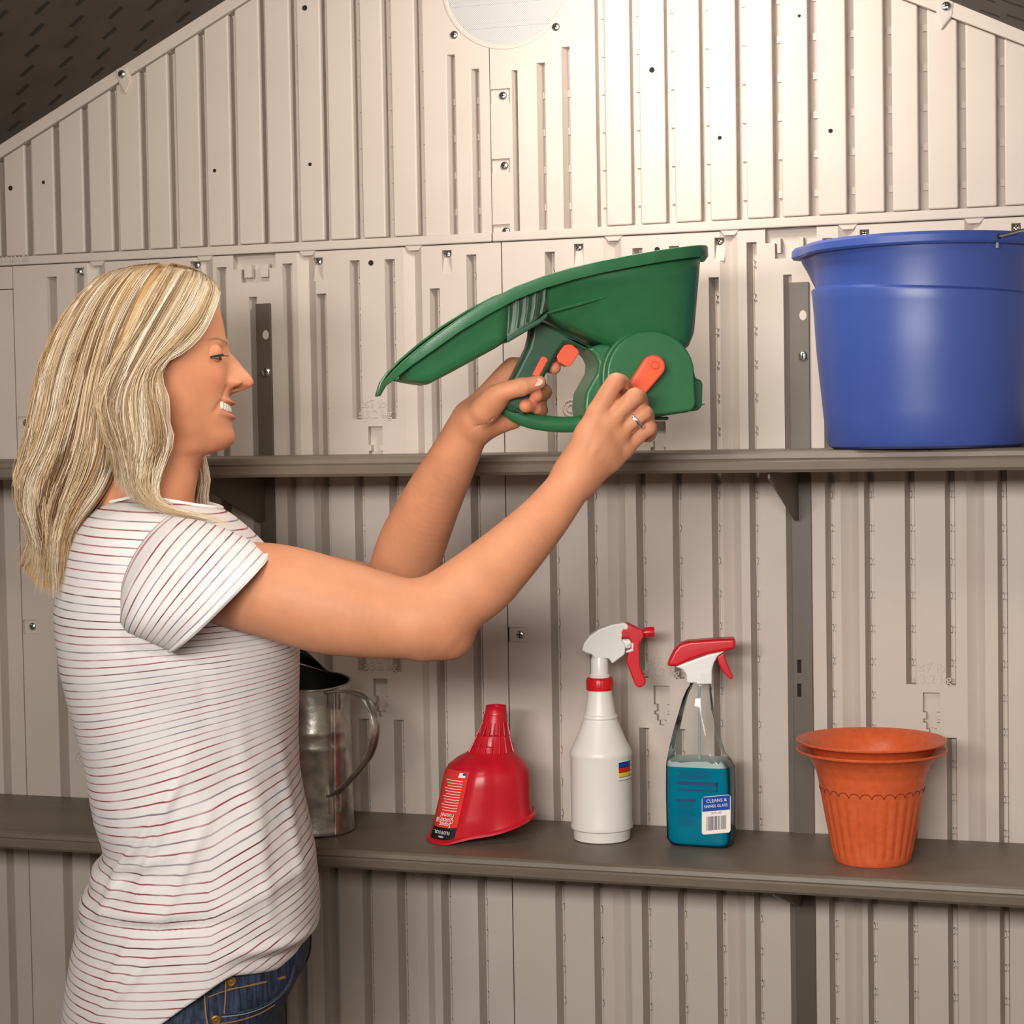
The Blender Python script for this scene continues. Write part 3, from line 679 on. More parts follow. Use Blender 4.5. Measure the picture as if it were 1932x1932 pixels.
# ------------------------------------------------------------------ blue bucket on the upper shelf
M_blue = mat('blue_plastic', lin(58, 80, 150), .36, noise=(6, lin(52, 72, 140), .5))
O = PT(1748, 845, -.142); F = Fr('bucket', (O.x, -.142, Z_SH1+.0004), 1748, 841); R = F.root; k = 1/F.s; B = F.by
tag(R, 'large blue plastic bucket with pour spout and wire handle on the upper shelf', 'bucket')
spA = math.pi-math.radians(8)
def lipf(t): 
    d = (t-spA+math.pi) % (2*math.pi)-math.pi; return math.exp(-(d/.17)**2)
rows = [(150, 841), (172, 841), (182, 836), (186, 826), (192, 770), (199, 700), (203, 660), (205, 630), (207, 595), (209.5, 562), (211.5, 543), (211, 540), (202.5, 535), (206, 500), (209, 486), (211, 478), (226, 478), (229, 474), (228, 462), (222, 456), (209, 456), (206, 460)]
rows2 = [(204, 480), (200, 540), (196, 640), (186, 780), (180, 832), (150, 834)]
_outer = {y_ for r_, y_ in rows}; NB = 120; rings = []
for (r, y) in rows + rows2:
    ring = []
    for j in range(NB):
        t = 2*math.pi*j/NB; rr, yy = r, y
        dip = 26*(.5-.5*math.cos(t-math.pi))**.8                     # the step line sinks away from the spout
        if 480 < y < 700 and r > 201.5 and y in _outer: yy = y + dip*(.3 if y < 520 else (1 if y <= 545 else max(0, (720-y)/180)))
        if y < 545: rr += 24*lipf(t)*min(1, (545-y)/60)
        ring.append(Vector((rr*k*math.cos(t), rr*k*math.sin(t), (B-yy)*k)))
    rings.append(ring)
fixn(mk('bucket_body', *loftvf(rings, (True, True)), M_blue, R, smooth=True, angle=38))
for (x, y, c_) in ((1875, 486, -1),):
    t = -math.radians(56); rr = 229*k
    p = Vector((rr*math.cos(t), rr*math.sin(t), (B-468)*k)); n = Vector((math.cos(t), math.sin(t), 0)); e = Vector((-math.sin(t), math.cos(t), 0))
    hole = mk('handle_hole', *lathevf([(.0032, 0), (.0001, .0003)], 14), M_hole, R); hole.matrix_local = Matrix.Translation(p+n*.0003) @ n.to_track_quat('Z', 'Y').to_matrix().to_4x4()
    t2 = t+math.pi; p2 = Vector((rr*math.cos(t2), rr*math.sin(t2), (B-468)*k))
    pts = [p-n*.004+Vector((0, 0, -.012)), p-n*.003, p+n*.004, p+n*.007+e*.01+Vector((0, 0, .003))]
    for i in range(1, 20):
        a = math.pi*i/20; c = (p+p2)/2; rad = (p-p2)/2; pts.append(c+rad*1.03*math.cos(a)+e*(.150*math.sin(a))+Vector((0, 0, .018*math.sin(a)+.004)))
    pts += [p2+Vector((0, 0, .0)), p2+n*.004]
    tube('wire_handle', pts, .0017, M_screw, R, n=8)
# ------------------------------------------------------------------ person frame (shared by the spreader she holds)
O_ = PD(330, 700, 2.2); _r = ray(330, 700); NDIR = Vector((_r.x, _r.y, 0)).normalized(); EDIR = Vector((NDIR.y, -NDIR.x, 0))
FEET = Vector((O_.x, O_.y, 0)); PRZ = math.atan2(EDIR.y, EDIR.x)
def pp(px, py, c=0.0):                          # point under a pixel at lateral offset c from her mid plane, in her frame
    r = ray(px, py); t = (c + (FEET-CAMP).dot(NDIR))/r.dot(NDIR); q = CAMP + r*t - FEET
    return Vector((q.dot(EDIR), c, q.z))
SC = 1/(pp(430, 900).x-pp(330, 900).x)*100       # pixels per metre on her mid plane

# ------------------------------------------------------------------ hand-held spreader
M_grn = mat('green_plastic', lin(42, 104, 64), .36, noise=(60, lin(38, 96, 58), .5), bump=(900, .08))
M_grnd = mat('green_plastic_dark', lin(40, 80, 58), .4)
M_org = mat('orange_plastic', lin(240, 96, 62), .4)
M_rib = mat('ribbed_grey', lin(120, 138, 124), .22, .0)
CS = -.100
_p = pp(1090, 640, CS); _b = pp(1090, 640, CS)
spr = empty('hand_spreader', FEET + EDIR*_p.x + NDIR*_p.y + Vector((0, 0, _p.z)), PRZ)
tag(spr, 'green hand-crank seed spreader with orange trigger and crank held in both hands', 'spreader')
def sp(px, py, c=0.0):                           # spreader frame; c measured from its own mid plane
    q = pp(px, py, CS); return Vector((q.x-_p.x, c, q.z-_p.z))
def spoly(name, pts, c0, c1, m, parent=None, **kw):
    kw.setdefault('bevel', .0015); return prism(name, [sp(x, y, c0) for x, y in pts], (0, c1-c0, 0), m, spr if parent is None else parent, **kw)
topc = [(715, 744), (724, 722), (740, 702), (765, 678), (800, 649), (850, 612), (900, 581), (950, 555), (1000, 536), (1050, 521), (1100, 509), (1150, 499), (1200, 490), (1250, 482), (1290, 476), (1306, 474), (1318, 474), (1324, 480)]
def ytop(x): return float(np.interp(x, [p[0] for p in topc], [p[1] for p in topc]))
hwx = [715, 730, 760, 800, 860, 930, 1000, 1100, 1200, 1260, 1295, 1312, 1321, 1324]
hwv = [.018, .036, .052, .064, .074, .080, .084, .088, .086, .078, .064, .046, .026, .004]
def hw(x): return float(np.interp(x, hwx, hwv))
# flange: a band that follows the curved top, deeper on the guard
fx = sorted(set([p[0] for p in topc] + list(range(730, 1320, 18))))
def strip(xs, depth, inset0, inset1):
    out = []
    for x in xs:
        a, b = sp(x, ytop(x)), sp(x, ytop(x)+depth(x)); out.append((a, b, hw(x)-inset0, hw(x)-inset1))
    return out
band = lambda x: float(np.interp(x, [715, 740, 800, 900, 1000, 1150, 1290, 1324], [4, 14, 20, 21, 19, 19, 18, 14]))
mb = MB(); st_ = strip(fx, band, 0, .001); n = len(st_)
V = []
for a, b, w0, w1 in st_: V += [(a.x, -w0, a.z), (b.x, -w1, b.z), (a.x, w0, a.z), (b.x, w1, b.z), (a.x, -(w0-.010), a.z), (a.x, (w0-.010), a.z)]
Fc = []
for i in range(n-1):
    q, r = 6*i, 6*(i+1)
    Fc += [(q, q+1, r+1, r), (q+2, r+2, r+3, q+3), (q+4, q, r, r+4), (q+2, q+5, r+5, r+2)]
Fc += [(6*(n-1), 6*(n-1)+1, 6*(n-1)+3, 6*(n-1)+2), (0, 2, 3, 1)]
fl_ = mk('rim', V, Fc, M_grn, spr, smooth=True, angle=40); sm = fl_.modifiers.new('t', 'SOLIDIFY'); sm.thickness = .0026; sm.offset = 1
bv = fl_.modifiers.new('b', 'BEVEL'); bv.width = .0007; bv.segments = 2; bv.limit_method = 'ANGLE'; bv.angle_limit = .6
# guard (left) and hopper (right): U shaped troughs
def trough(name, rows, m, endcap=True):
    rings = []
    for x, yb, wt, wb, xb in rows:
        t = sp(x, ytop(x)+3); b = sp(x+xb, yb); ring = []
        for s_ in (-1, 1):
            seq = [(0.0, 0), (.25, 0), (.5, 0), (.75, 0), (.92, 0), (.985, .06), (1.0, .2)]
            for f, g in (seq if s_ < 0 else seq[::-1]):
                p = t.lerp(b, f); w = wt+(wb-wt)*f; ring.append((p.x, s_*w*(1-g), p.z))
        rings.append(ring)
    o = mk(name, *loftvf(rings, (False, endcap), closed=False), m, spr, smooth=True, angle=45); sm = o.modifiers.new('t', 'SOLIDIFY'); sm.thickness = .002; sm.offset = 0
    return o
i6 = lambda x: hw(x)-.007
trough('arm_guard', [(748, 717, i6(748)*.9, i6(748)*.7, 0), (770, 721, i6(770), .040, 3), (800, 725, i6(800), .044, 0), (840, 704, i6(840), .050, 0), (880, 682, i6(880), .054, 0), (920, 660, i6(920), .058, 0), (938, 648, i6(938), .060, 0)], M_grn, False)
hop = trough('hopper', [(1010, 578, i6(1010), .058, 0), (1024, 602, i6(1024), .052, 0), (1060, 622, i6(1060), .046, 0), (1100, 640, i6(1100), .042, 0), (1150, 660, i6(1150), .042, 0), (1200, 668, i6(1200), .042, 0), (1245, 670, i6(1245)-.002, .040, 0), (1272, 666, i6(1272)-.003, .036, -2), (1290, 655, i6(1290)-.004, .030, -4), (1302, 635, i6(1302)-.006, .024, -5), (1307, 600, .016, .008, -3)], M_grn)
tube('hopper_crease', [sp(1010+30*i, 598-8.5*i, -(i6(1100)-.014-.0008*i)) for i in range(0, 9)], [.0006, .0016, .002, .002, .002, .002, .0018, .0014, .0005], M_grn, hop, n=8)
win = trough('ribbed_section', [(936, 646, i6(936)-.004, .060, 0), (960, 634, i6(960)-.004, .058, 0), (985, 618, i6(985)-.004, .056, 0), (1014, 592, i6(1014)-.004, .054, 0)], M_rib, False)
for i in range(8):
    x = 944+i*8.6; y1 = 642-(x-936)*.62
    for s_ in (-1, 1):
        tube('rib', [sp(x, ytop(x)+20, s_*(i6(x)-.003)), sp(x+1, (ytop(x)+y1)/2+8, s_*((i6(x)-.004+.060)/2)), sp(x-2, y1-2, s_*.060)], .0016, M_rib if i % 2 else M_grnd, win, n=6)
spoly('section_sill', [(938, 640), (1000, 606), (1012, 596), (1016, 602), (1004, 614), (940, 652)], -.061, .061, M_grnd)
# handle, trigger guard, column
HT_ = .0150
hnd = spoly('handle', [(1000, 600), (1030, 612), (1062, 628), (1098, 646), (1120, 656), (1130, 672), (1112, 672), (1094, 660), (1078, 652), (1062, 650), (1048, 668), (1036, 690), (1020, 718), (1006, 742), (996, 758), (985, 770), (972, 780), (958, 776), (947, 764), (944, 752), (950, 738), (966, 708), (982, 676), (992, 656), (997, 636)], -HT_, HT_, M_grnd, bevel=.006, seg=4)
tube('finger_guard', spline([sp(950, 762), sp(972, 781), sp(1000, 793), (sp(1035, 799)), sp(1070, 801), sp(1100, 798), sp(1122, 790)], 6), [(.0092, .0052)]*37, M_grn, hnd, n=14, flat=(0, 1, 0))
for i in range(6): tube('grip_ridge', [sp(952+i*5.2, 758+i*3.4, -HT_-.0004), sp(957+i*5.2, 768+i*3.0, -HT_-.0004)], .0011, M_grnd, hnd, n=6)
text_on('embossed_text', 'OPEN', .0085, M_grnd, hnd, sp(1000, 692, -HT_-.0002), sp(1012, 672)-sp(1000, 692), (0, -1, 0), .0004)
col = spoly('column', [(1120, 652), (1160, 652), (1268, 652), (1280, 690), (1284, 778), (1200, 792), (1110, 804), (1094, 800), (1090, 770), (1093, 742), (1104, 722), (1114, 704), (1116, 688), (1110, 674), (1096, 660)], -.036, .036, M_grn, bevel=.004, seg=3)
hp_ = arcpts(1203, 710, 81, 178, 8, 26) + [(1284, 722), (1286, 762), (1283, 772), (1276, 777), (1190, 789), (1150, 794), (1130, 786), (1122, 760)]
hsg = spoly('gear_housing', hp_, -.062, -.030, M_grn, bevel=.003, seg=3)
spoly('gear_housing_rim', [(1203+(x-1203)*1.035-2, 712+(y-712)*1.03) for x, y in hp_], -.050, -.034, M_grn, bevel=.003)
spoly('spinner_cover', [(1278, 682), (1290, 688), (1296, 716), (1306, 718), (1309, 726), (1308, 768), (1300, 775), (1230, 786), (1228, 776), (1278, 770)], -.040, .050, M_grn, bevel=.004, seg=3)
tube('spinner_pin', [sp(1304, 764, -.030), sp(1316, 763, -.030)], .0012, M_screw, spr, n=8)
dsk = lathe('spinner_disc', [(.002, .0), (.036, -.001), (.038, .001), (.036, .003), (.002, .003)], M_grnd, spr, n=40); dsk.data.transform(Matrix.Translation(sp(1200, 792, .0)))
# crank
ca = [sp(*q) for q in arcpts(1203, 696, 20.5, -20, 150, 14)]
crk = spoly('crank', arcpts(1203, 696, 21, -38, 152, 14) + arcpts(1158, 756, 17, 170, 300, 10), -.078, -.066, M_org, bevel=.0032, seg=3)
tube('crank_axle', [sp(1203, 696, -.068), sp(1203, 696, -.058)], .0075, M_org, crk, n=20)
tube('axle_cap', [sp(1204, 694, -.0775), sp(1204, 694, -.0792)], .0044, M_org, crk, n=20, angle=60)
tube('crank_knob', [sp(1162, 752, -.076), sp(1163, 752, -.083), sp(1166, 752, -.094), sp(1167, 752, -.100), sp(1167, 752, -.102)], [.006, .0065, .0065, .006, .004], M_org, crk, n=20)
tube('axle_ring', [sp(1204+6.6*math.cos(t), 694+6.6*math.sin(t), -.0790) for t in np.linspace(0, 2*math.pi, 25)], .0006, mat('orange_shadow_gap', lin(200, 74, 48), .5), crk, n=6)
# trigger and slide
spoly('trigger', [(1047, 672), (1060, 652), (1068, 648), (1076, 650), (1087, 660), (1090, 666), (1074, 690), (1067, 692), (1050, 684)], -.010, .010, M_org, bevel=.0012)
spoly('flow_slide', [(999, 709), (1016, 675), (1021, 673), (1028, 677), (1029, 680), (1012, 712)], -HT_-.0014, -HT_+.002, M_org, bevel=.0008)
# ------------------------------------------------------------------ person
person = empty('person', FEET, PRZ)
tag(person, 'blond woman in striped white T-shirt and jeans holding the green spreader', 'person')
def skin_mat():
    m = mat('skin', lin(214, 148, 112), .55, bump=(420, .10), **{'Subsurface Weight': .12, 'Subsurface Radius': (.012, .005, .003), 'Subsurface Scale': .6, 'Specular IOR Level': .35})
    nt = m.node_tree; b = nt.nodes['Principled BSDF']
    at = nt.nodes.new('ShaderNodeVertexColor'); at.layer_name = 'tint'
    n = nt.nodes.new('ShaderNodeTexNoise'); n.inputs['Scale'].default_value = 28; n.inputs['Detail'].default_value = 5
    tc = nt.nodes.new('ShaderNodeTexCoord'); nt.links.new(tc.outputs['Object'], n.inputs['Vector'])
    mx = nt.nodes.new('ShaderNodeMix'); mx.data_type = 'RGBA'; mx.blend_type = 'MULTIPLY'; mp = nt.nodes.new('ShaderNodeMapRange')
    mp.inputs[1].default_value = .3; mp.inputs[2].default_value = .7; mp.inputs[3].default_value = .90; mp.inputs[4].default_value = 1.06
    nt.links.new(n.outputs['Fac'], mp.inputs[0]); mx.inputs[0].default_value = 1
    nt.links.new(at.outputs['Color'], mx.inputs[6]); nt.links.new(mp.outputs[0], mx.inputs[7]); nt.links.new(mx.outputs[2], b.inputs['Base Color'])
    return m
M_skin = skin_mat()
SKIN = np.array(lin(206, 141, 105)[:3])
# ---- implicit surface toolkit
class Vol:
    def __init__(s, lo, hi, h):
        s.lo = np.array(lo, float); s.h = h; s.n = np.ceil((np.array(hi)-s.lo)/h).astype(int)+1; s.v = np.full(s.n, .05, np.float32)
    def sub(s, lo, hi):
        a = np.clip(np.floor((np.array(lo)-s.lo)/s.h).astype(int), 0, s.n-1); b = np.clip(np.ceil((np.array(hi)-s.lo)/s.h).astype(int)+1, 1, s.n)
        sl = tuple(slice(i, j) for i, j in zip(a, b)); g = np.meshgrid(*[s.lo[k]+np.arange(a[k], b[k])*s.h for k in range(3)], indexing='ij')
        return sl, g
    def smin(s, sl, d, k):
        a = s.v[sl]; d = d.astype(np.float32)
        if k <= 0: s.v[sl] = np.minimum(a, d); return
        hh = np.clip(.5+.5*(a-d)/k, 0, 1); s.v[sl] = a+(d-a)*hh-k*hh*(1-hh)
    def cone(s, a, b, ra, rb, k=.008):
        a = np.array(a, float); b = np.array(b, float); R = max(ra, rb)+.05
        sl, g = s.sub(np.minimum(a, b)-R, np.maximum(a, b)+R); ab = b-a; L = max(ab@ab, 1e-9)
        t = np.clip(((g[0]-a[0])*ab[0]+(g[1]-a[1])*ab[1]+(g[2]-a[2])*ab[2])/L, 0, 1)
        d = np.sqrt((g[0]-a[0]-t*ab[0])**2+(g[1]-a[1]-t*ab[1])**2+(g[2]-a[2]-t*ab[2])**2)-(ra+(rb-ra)*t)
        s.smin(sl, d, k)
    def chain(s, pts, rad, k=.008, sub=9):       # tapered limb through the points, joined to the rest with blend k
        q = [tuple(Vector(p))+(r,) for p, r in zip(pts, rad)]; V4 = [np.array(a) for a in q]; out = []
        for i in range(len(V4)-1):
            a, b, c, d = V4[max(i-1, 0)], V4[i], V4[i+1], V4[min(i+2, len(V4)-1)]
            for j in range(sub):
                t = j/sub; out.append(.5*(2*b+(c-a)*t+(2*a-5*b+4*c-d)*t*t+(3*b-a-3*c+d)*t**3))
        out.append(V4[-1]); P = np.array(out); R = P[:, 3].max()+.03
        sl, g = s.sub(P[:, :3].min(0)-R, P[:, :3].max(0)+R); D = np.full(g[0].shape, 9, np.float32)
        for a, b in zip(P[:-1], P[1:]):
            R1 = max(a[3], b[3])+.03; lo = np.minimum(a[:3], b[:3])-R1; hi = np.maximum(a[:3], b[:3])+R1
            s2 = tuple(slice(max(0, int((lo[k_]-g[k_].flat[0])/s.h)), max(0, int((hi[k_]-g[k_].flat[0])/s.h)+2)) for k_ in range(3))
            h = [q_[s2] for q_ in g]; ab = b[:3]-a[:3]; L = max(ab@ab, 1e-12)
            t = np.clip(((h[0]-a[0])*ab[0]+(h[1]-a[1])*ab[1]+(h[2]-a[2])*ab[2])/L, 0, 1)
            d = np.sqrt((h[0]-a[0]-t*ab[0])**2+(h[1]-a[1]-t*ab[1])**2+(h[2]-a[2]-t*ab[2])**2)-(a[3]+(b[3]-a[3])*t)
            D[s2] = np.minimum(D[s2], d)
        s.smin(sl, D, k)
    def ell(s, c, r, k=.01):
        c = np.array(c, float); r = np.array(r, float); sl, g = s.sub(c-r-.05, c+r+.05)
        q = np.sqrt(sum(((g[i]-c[i])/r[i])**2 for i in range(3))); s.smin(sl, (q-1)*r.min(), k)
    def dent(s, a, b, r, k=.004, depth=0):       # carve a groove
        a = np.array(a, float); b = np.array(b, float); R = r+.02
        sl, g = s.sub(np.minimum(a, b)-R, np.maximum(a, b)+R); ab = b-a; L = max(ab@ab, 1e-9)
        t = np.clip(((g[0]-a[0])*ab[0]+(g[1]-a[1])*ab[1]+(g[2]-a[2])*ab[2])/L, 0, 1)
        d = r-np.sqrt((g[0]-a[0]-t*ab[0])**2+(g[1]-a[1]-t*ab[1])**2+(g[2]-a[2]-t*ab[2])**2)
        o = s.v[sl]; hh = np.clip(.5-.5*(o-d)/k, 0, 1); s.v[sl] = (o+(d-o)*hh+k*hh*(1-hh)).astype(np.float32)
    def mesh(s, smooth=2):
        v = s.v; ins = v < 0; n = s.n
        c = [ins[i:n[0]-1+i, j:n[1]-1+j, k:n[2]-1+k] for i in (0, 1) for j in (0, 1) for k in (0, 1)]
        anyv = np.zeros_like(c[0]); allv = np.ones_like(c[0])
        for q in c: anyv |= q; allv &= q
        act = np.argwhere(anyv & ~allv); idx = np.full(n-1, -1, np.int64); idx[tuple(act.T)] = np.arange(len(act))
        P = np.zeros((len(act), 3)); W = np.zeros(len(act)); offs = [np.array((i, j, k)) for i in (0, 1) for j in (0, 1) for k in (0, 1)]
        for a in range(8):
            for b in range(a+1, 8):
                if np.abs(offs[a]-offs[b]).sum() != 1: continue
                va = v[tuple((act+offs[a]).T)]; vb = v[tuple((act+offs[b]).T)]; m = (va < 0) != (vb < 0)
                t = np.where(m, va/np.where(m, va-vb, 1), 0)[:, None]; P += np.where(m[:, None], offs[a]+t*(offs[b]-offs[a]), 0); W += m
        P = s.lo+(act+P/np.maximum(W, 1)[:, None])*s.h; faces = []
        for ax in range(3):
            sl0 = [slice(1, -1)]*3; sl0[ax] = slice(0, n[ax]-1); sl1 = list(sl0); sl1[ax] = slice(1, n[ax])
            e = ins[tuple(sl0)] != ins[tuple(sl1)]; w = np.argwhere(e); o1, o2 = [(1, 2), (2, 0), (0, 1)][ax]
            base = w + np.array([0 if k == ax else 1 for k in range(3)]); flip = ins[tuple(sl0)][tuple(w.T)]
            def cell(d1, d2):
                q = base.copy(); q[:, o1] -= d1; q[:, o2] -= d2; return idx[tuple(q.T)]
            f = np.stack([cell(1, 1), cell(0, 1), cell(0, 0), cell(1, 0)], 1); f[~flip] = f[~flip][:, ::-1]; faces.append(f)
        Fq = np.concatenate(faces); Fq = Fq[(Fq >= 0).all(1)]
        for _ in range(smooth):
            acc = np.zeros_like(P); cnt = np.zeros(len(P))
            for a, b in ((0, 1), (1, 2), (2, 3), (3, 0)):
                np.add.at(acc, Fq[:, a], P[Fq[:, b]]); np.add.at(acc, Fq[:, b], P[Fq[:, a]]); np.add.at(cnt, Fq[:, a], 1); np.add.at(cnt, Fq[:, b], 1)
            P = .5*P+.5*acc/np.maximum(cnt, 1)[:, None]
        return P, Fq
A = lambda px, py, c: np.array(pp(px, py, c))
# near arm, far arm, torso
P0 = A(300, 1040, .0)
vol = Vol(A(60, 1990, 0)+np.array([0, -.34, 0]), A(1260, 900, 0)*np.array([1, 0, 1])+np.array([0, .26, A(300, 640, 0)[2]-A(1260, 900, 0)[2]-.02]), .0018)
sh_n, el_n, wr_n = A(345, 1092, -.132), A(838, 1178, -.235), A(1086, 900, -.212)
def lerp(a, b, t): return a+(b-a)*t
# near upper arm
vol.chain([sh_n, A(500, 1112, -.19), A(620, 1143, -.212), A(750, 1166, -.228), A(828, 1176, -.235)], [.038, .0500, .0515, .0435, .0375], .012)
vol.chain([A(800, 1165, -.236), A(890, 1110, -.235), A(945, 1062, -.23), A(1020, 985, -.222), A(1068, 925, -.214), wr_n], [.036, .0385, .0350, .0280, .0240, .0240], .014)
vol.cone(A(846, 1200, -.238), A(858, 1210, -.238), .017, .012, .02)          # elbow point
vol.cone(A(800, 1215, -.236), A(852, 1205, -.238), .013, .013, .015)
# far arm
el_f, wr_f = A(742, 1130, .08), A(889, 795, -.072)
vol.chain([A(380, 1085, .145), A(560, 1110, .125), el_f], [.044, .047, .037], .012)
vol.chain([el_f, A(772, 1040, .045), A(812, 950, -.002), A(860, 855, -.05), wr_f], [.037, .041, .0355, .0280, .0240], .014)
# torso and neck core under the shirt
vol.chain([A(285, 950, 0), A(272, 1015, 0), A(300, 1150, 0), A(350, 1400, 0), A(370, 1600, 0), A(370, 1760, 0)], [.04, .055, .085, .08, .08, .09], .03)
vol.chain([A(290, 1060, -.08), sh_n], [.045, .042], .02); vol.chain([A(290, 1060, .08), A(380, 1085, .145)], [.045, .042], .02)
vol.chain([A(255, 900, .0), A(250, 955, -.012), A(265, 1015, -.05)], [.042, .043, .030], .02); vol.chain([A(250, 955, .012), A(265, 1015, .05)], [.043, .030], .02)
vol.chain([A(318, 985, 0), A(352, 1030, 0), A(390, 1090, 0)], [.034, .038, .042], .02)
# near hand (back of the hand to the camera, fingers curled round the crank knob)
K = .006
near_f = {'index': [A(1126, 782, -.211), A(1161, 722, -.222), A(1181, 735, -.197), A(1176, 750, -.182)],
          'middle': [A(1150, 797, -.213), A(1197, 750, -.222), A(1209, 766, -.195), A(1192, 774, -.180)],
          'ring': [A(1165, 820, -.208), A(1213, 781, -.214), A(1220, 797, -.189), A(1202, 800, -.176)],
          'pinky': [A(1176, 846, -.199), A(1222, 808, -.203), A(1225, 822, -.181), A(1210, 822, -.170)]}
nr = {'index': [.0118, .0098, .0082, .0072], 'middle': [.0118, .0100, .0083, .0073], 'ring': [.0114, .0095, .0080, .0070], 'pinky': [.0105, .0085, .0072, .0064]}
palm_w = [A(1076, 892, -.210), A(1084, 898, -.212), A(1092, 903, -.209), A(1098, 906, -.205)]
for (f, w) in zip(('index', 'middle', 'ring', 'pinky'), palm_w): vol.cone(w, near_f[f][0], .0150, .0122, .014)
for a, b in ((0, 1), (1, 2), (2, 3)):
    q = list(near_f.values()); vol.cone(lerp(q[a][0], palm_w[a], .35), lerp(q[b][0], palm_w[b], .35), .0125, .0125, .010)
vol.cone(A(1092, 868, -.196), A(1128, 812, -.188), .017, .015, .012)                       # thenar side
vol.chain([A(1098, 850, -.190), A(1128, 795, -.178), A(1152, 768, -.172), A(1166, 757, -.178)], [.014, .0105, .0095, .008], K)
for f in near_f:
    P_ = near_f[f]; vol.chain(P_, nr[f], .0018)
    vol.ell(P_[0]+np.array([0, -.0045, .002]), (.0105, .0090, .0105), .005)
    vol.ell(P_[1]+np.array([0, -.001, .001]), (.0098, .0095, .0098), .002)
for (f1, f2) in (('index', 'middle'), ('middle', 'ring'), ('ring', 'pinky')):
    a = (near_f[f1][0]*.55+near_f[f1][1]*.45+near_f[f2][0]*.55+near_f[f2][1]*.45)/2; b = (near_f[f1][1]+near_f[f2][1])/2
    vol.dent(a+np.array([0, -.013, 0]), b+np.array([.002, -.012, -.001]), .0030, .003)
# tendons on the back of the hand
for (f, w) in zip(('index', 'middle', 'ring'), palm_w): vol.chain([lerp(near_f[f][0], w, .15)+np.array([0, -.0095, .001]), lerp(near_f[f][0], w, .55)+np.array([0, -.0130, .0]), lerp(near_f[f][0], w, .95)+np.array([0, -.0125, 0])], [.0042, .0040, .0034], .003)
# far hand round the grip
far_f = {'index': [A(968, 694, -.066), A(1012, 686, -.066), A(1036, 690, -.082), A(1046, 694, -.098)],
         'middle': [A(958, 716, -.064), A(1006, 728, -.068), A(1028, 740, -.094), A(1012, 746, -.121)],
         'ring': [A(952, 740, -.066), A(1000, 757, -.070), A(1018, 762, -.098), A(992, 766, -.122)],
         'pinky': [A(950, 764, -.070), A(996, 778, -.076), A(1022, 775, -.096), A(1013, 771, -.112)]}
for f, w in zip(far_f, (A(898, 782, -.066), A(894, 790, -.066), A(892, 800, -.068), A(900, 806, -.074))): vol.cone(w, far_f[f][0], .0165, .0125, .012)
fr_ = {'index': [.0112, .0094, .0084, .0076], 'middle': [.0112, .0096, .0086, .0080], 'ring': [.0108, .0092, .0085, .0080], 'pinky': [.0098, .0082, .0074, .0066]}
for f in far_f: vol.chain(far_f[f], fr_[f], .0018)
vol.cone(A(898, 792, -.088), A(936, 752, -.112), .0175, .0150, .012)
vol.cone(A(905, 806, -.082), A(968, 792, -.078), .0145, .0110, .012)
vol.chain([A(914, 774, -.104), A(940, 744, -.121), A(984, 730, -.130), A(1018, 721, -.129)], [.0155, .0118, .0100, .0076], .006)
vol.ell(A(984, 730, -.131), (.0100, .0098, .0100), .004)
# creases
for a, b in ((A(988, 722, -.1412), A(990, 738, -.1412)), (A(983, 722, -.1412), A(984, 739, -.1412))): vol.dent(a, b, .0011, .0015)
for a, b in ((A(893, 806, -.100), A(925, 790, -.112)), (A(925, 790, -.112), A(945, 772, -.112))): vol.dent(a, b, .0012, .002)
BP, BF = vol.mesh(2)

# ---- head and neck as one lofted surface
prof_f = [(508, 330), (514, 366), (526, 385), (545, 398), (568, 408), (595, 417), (617, 422), (641, 426), (652, 427), (659, 429), (667, 431), (680, 432), (700, 431), (722, 430), (740, 432), (760, 435), (780, 437), (800, 438), (810, 439), (818, 442), (828, 444), (838, 441), (846, 433), (852, 420), (856, 400), (860, 385), (880, 378), (900, 374), (920, 370), (945, 366), (980, 372)]
prof_b = [(508, 250), (514, 208), (526, 186), (548, 164), (580, 148), (620, 140), (660, 140), (700, 146), (740, 152), (780, 168), (820, 182), (860, 190), (900, 193), (940, 190), (980, 180)]
half_w = [(508, .020), (514, .036), (526, .050), (548, .062), (580, .0705), (620, .0745), (660, .0755), (700, .0745), (740, .0720), (780, .0690), (810, .0655), (830, .061), (846, .056), (858, .049), (872, .0465), (900, .047), (940, .055), (980, .066)]
side_x = [(508, 300), (540, 285), (600, 270), (700, 262), (800, 262), (860, 262), (900, 270), (980, 280)]
ip = lambda T, y: float(np.interp(y, [t[0] for t in T], [t[1] for t in T]))
def sm(T, y):                                   # lightly smoothed lookup
    return sum(ip(T, y+d)*w for d, w in ((-5, .2), (0, .6), (5, .2)))
ys = list(np.arange(508, 640, 6)) + list(np.arange(640, 862, 2.2)) + list(np.arange(864, 985, 8)); NT = 168
HV = []; HC = []
nose_c = [(648, 0), (655, 2), (667, 3), (675, 10), (685, 19), (695, 27), (705, 37), (712, 43), (718, 47), (724, 48), (730, 45), (735, 37), (740, 22), (745, 6), (750, 0)]
nose_s = [(648, .008), (675, .0085), (700, .0108), (712, .0125), (720, .0125), (728, .0118), (736, .0115), (750, .010)]
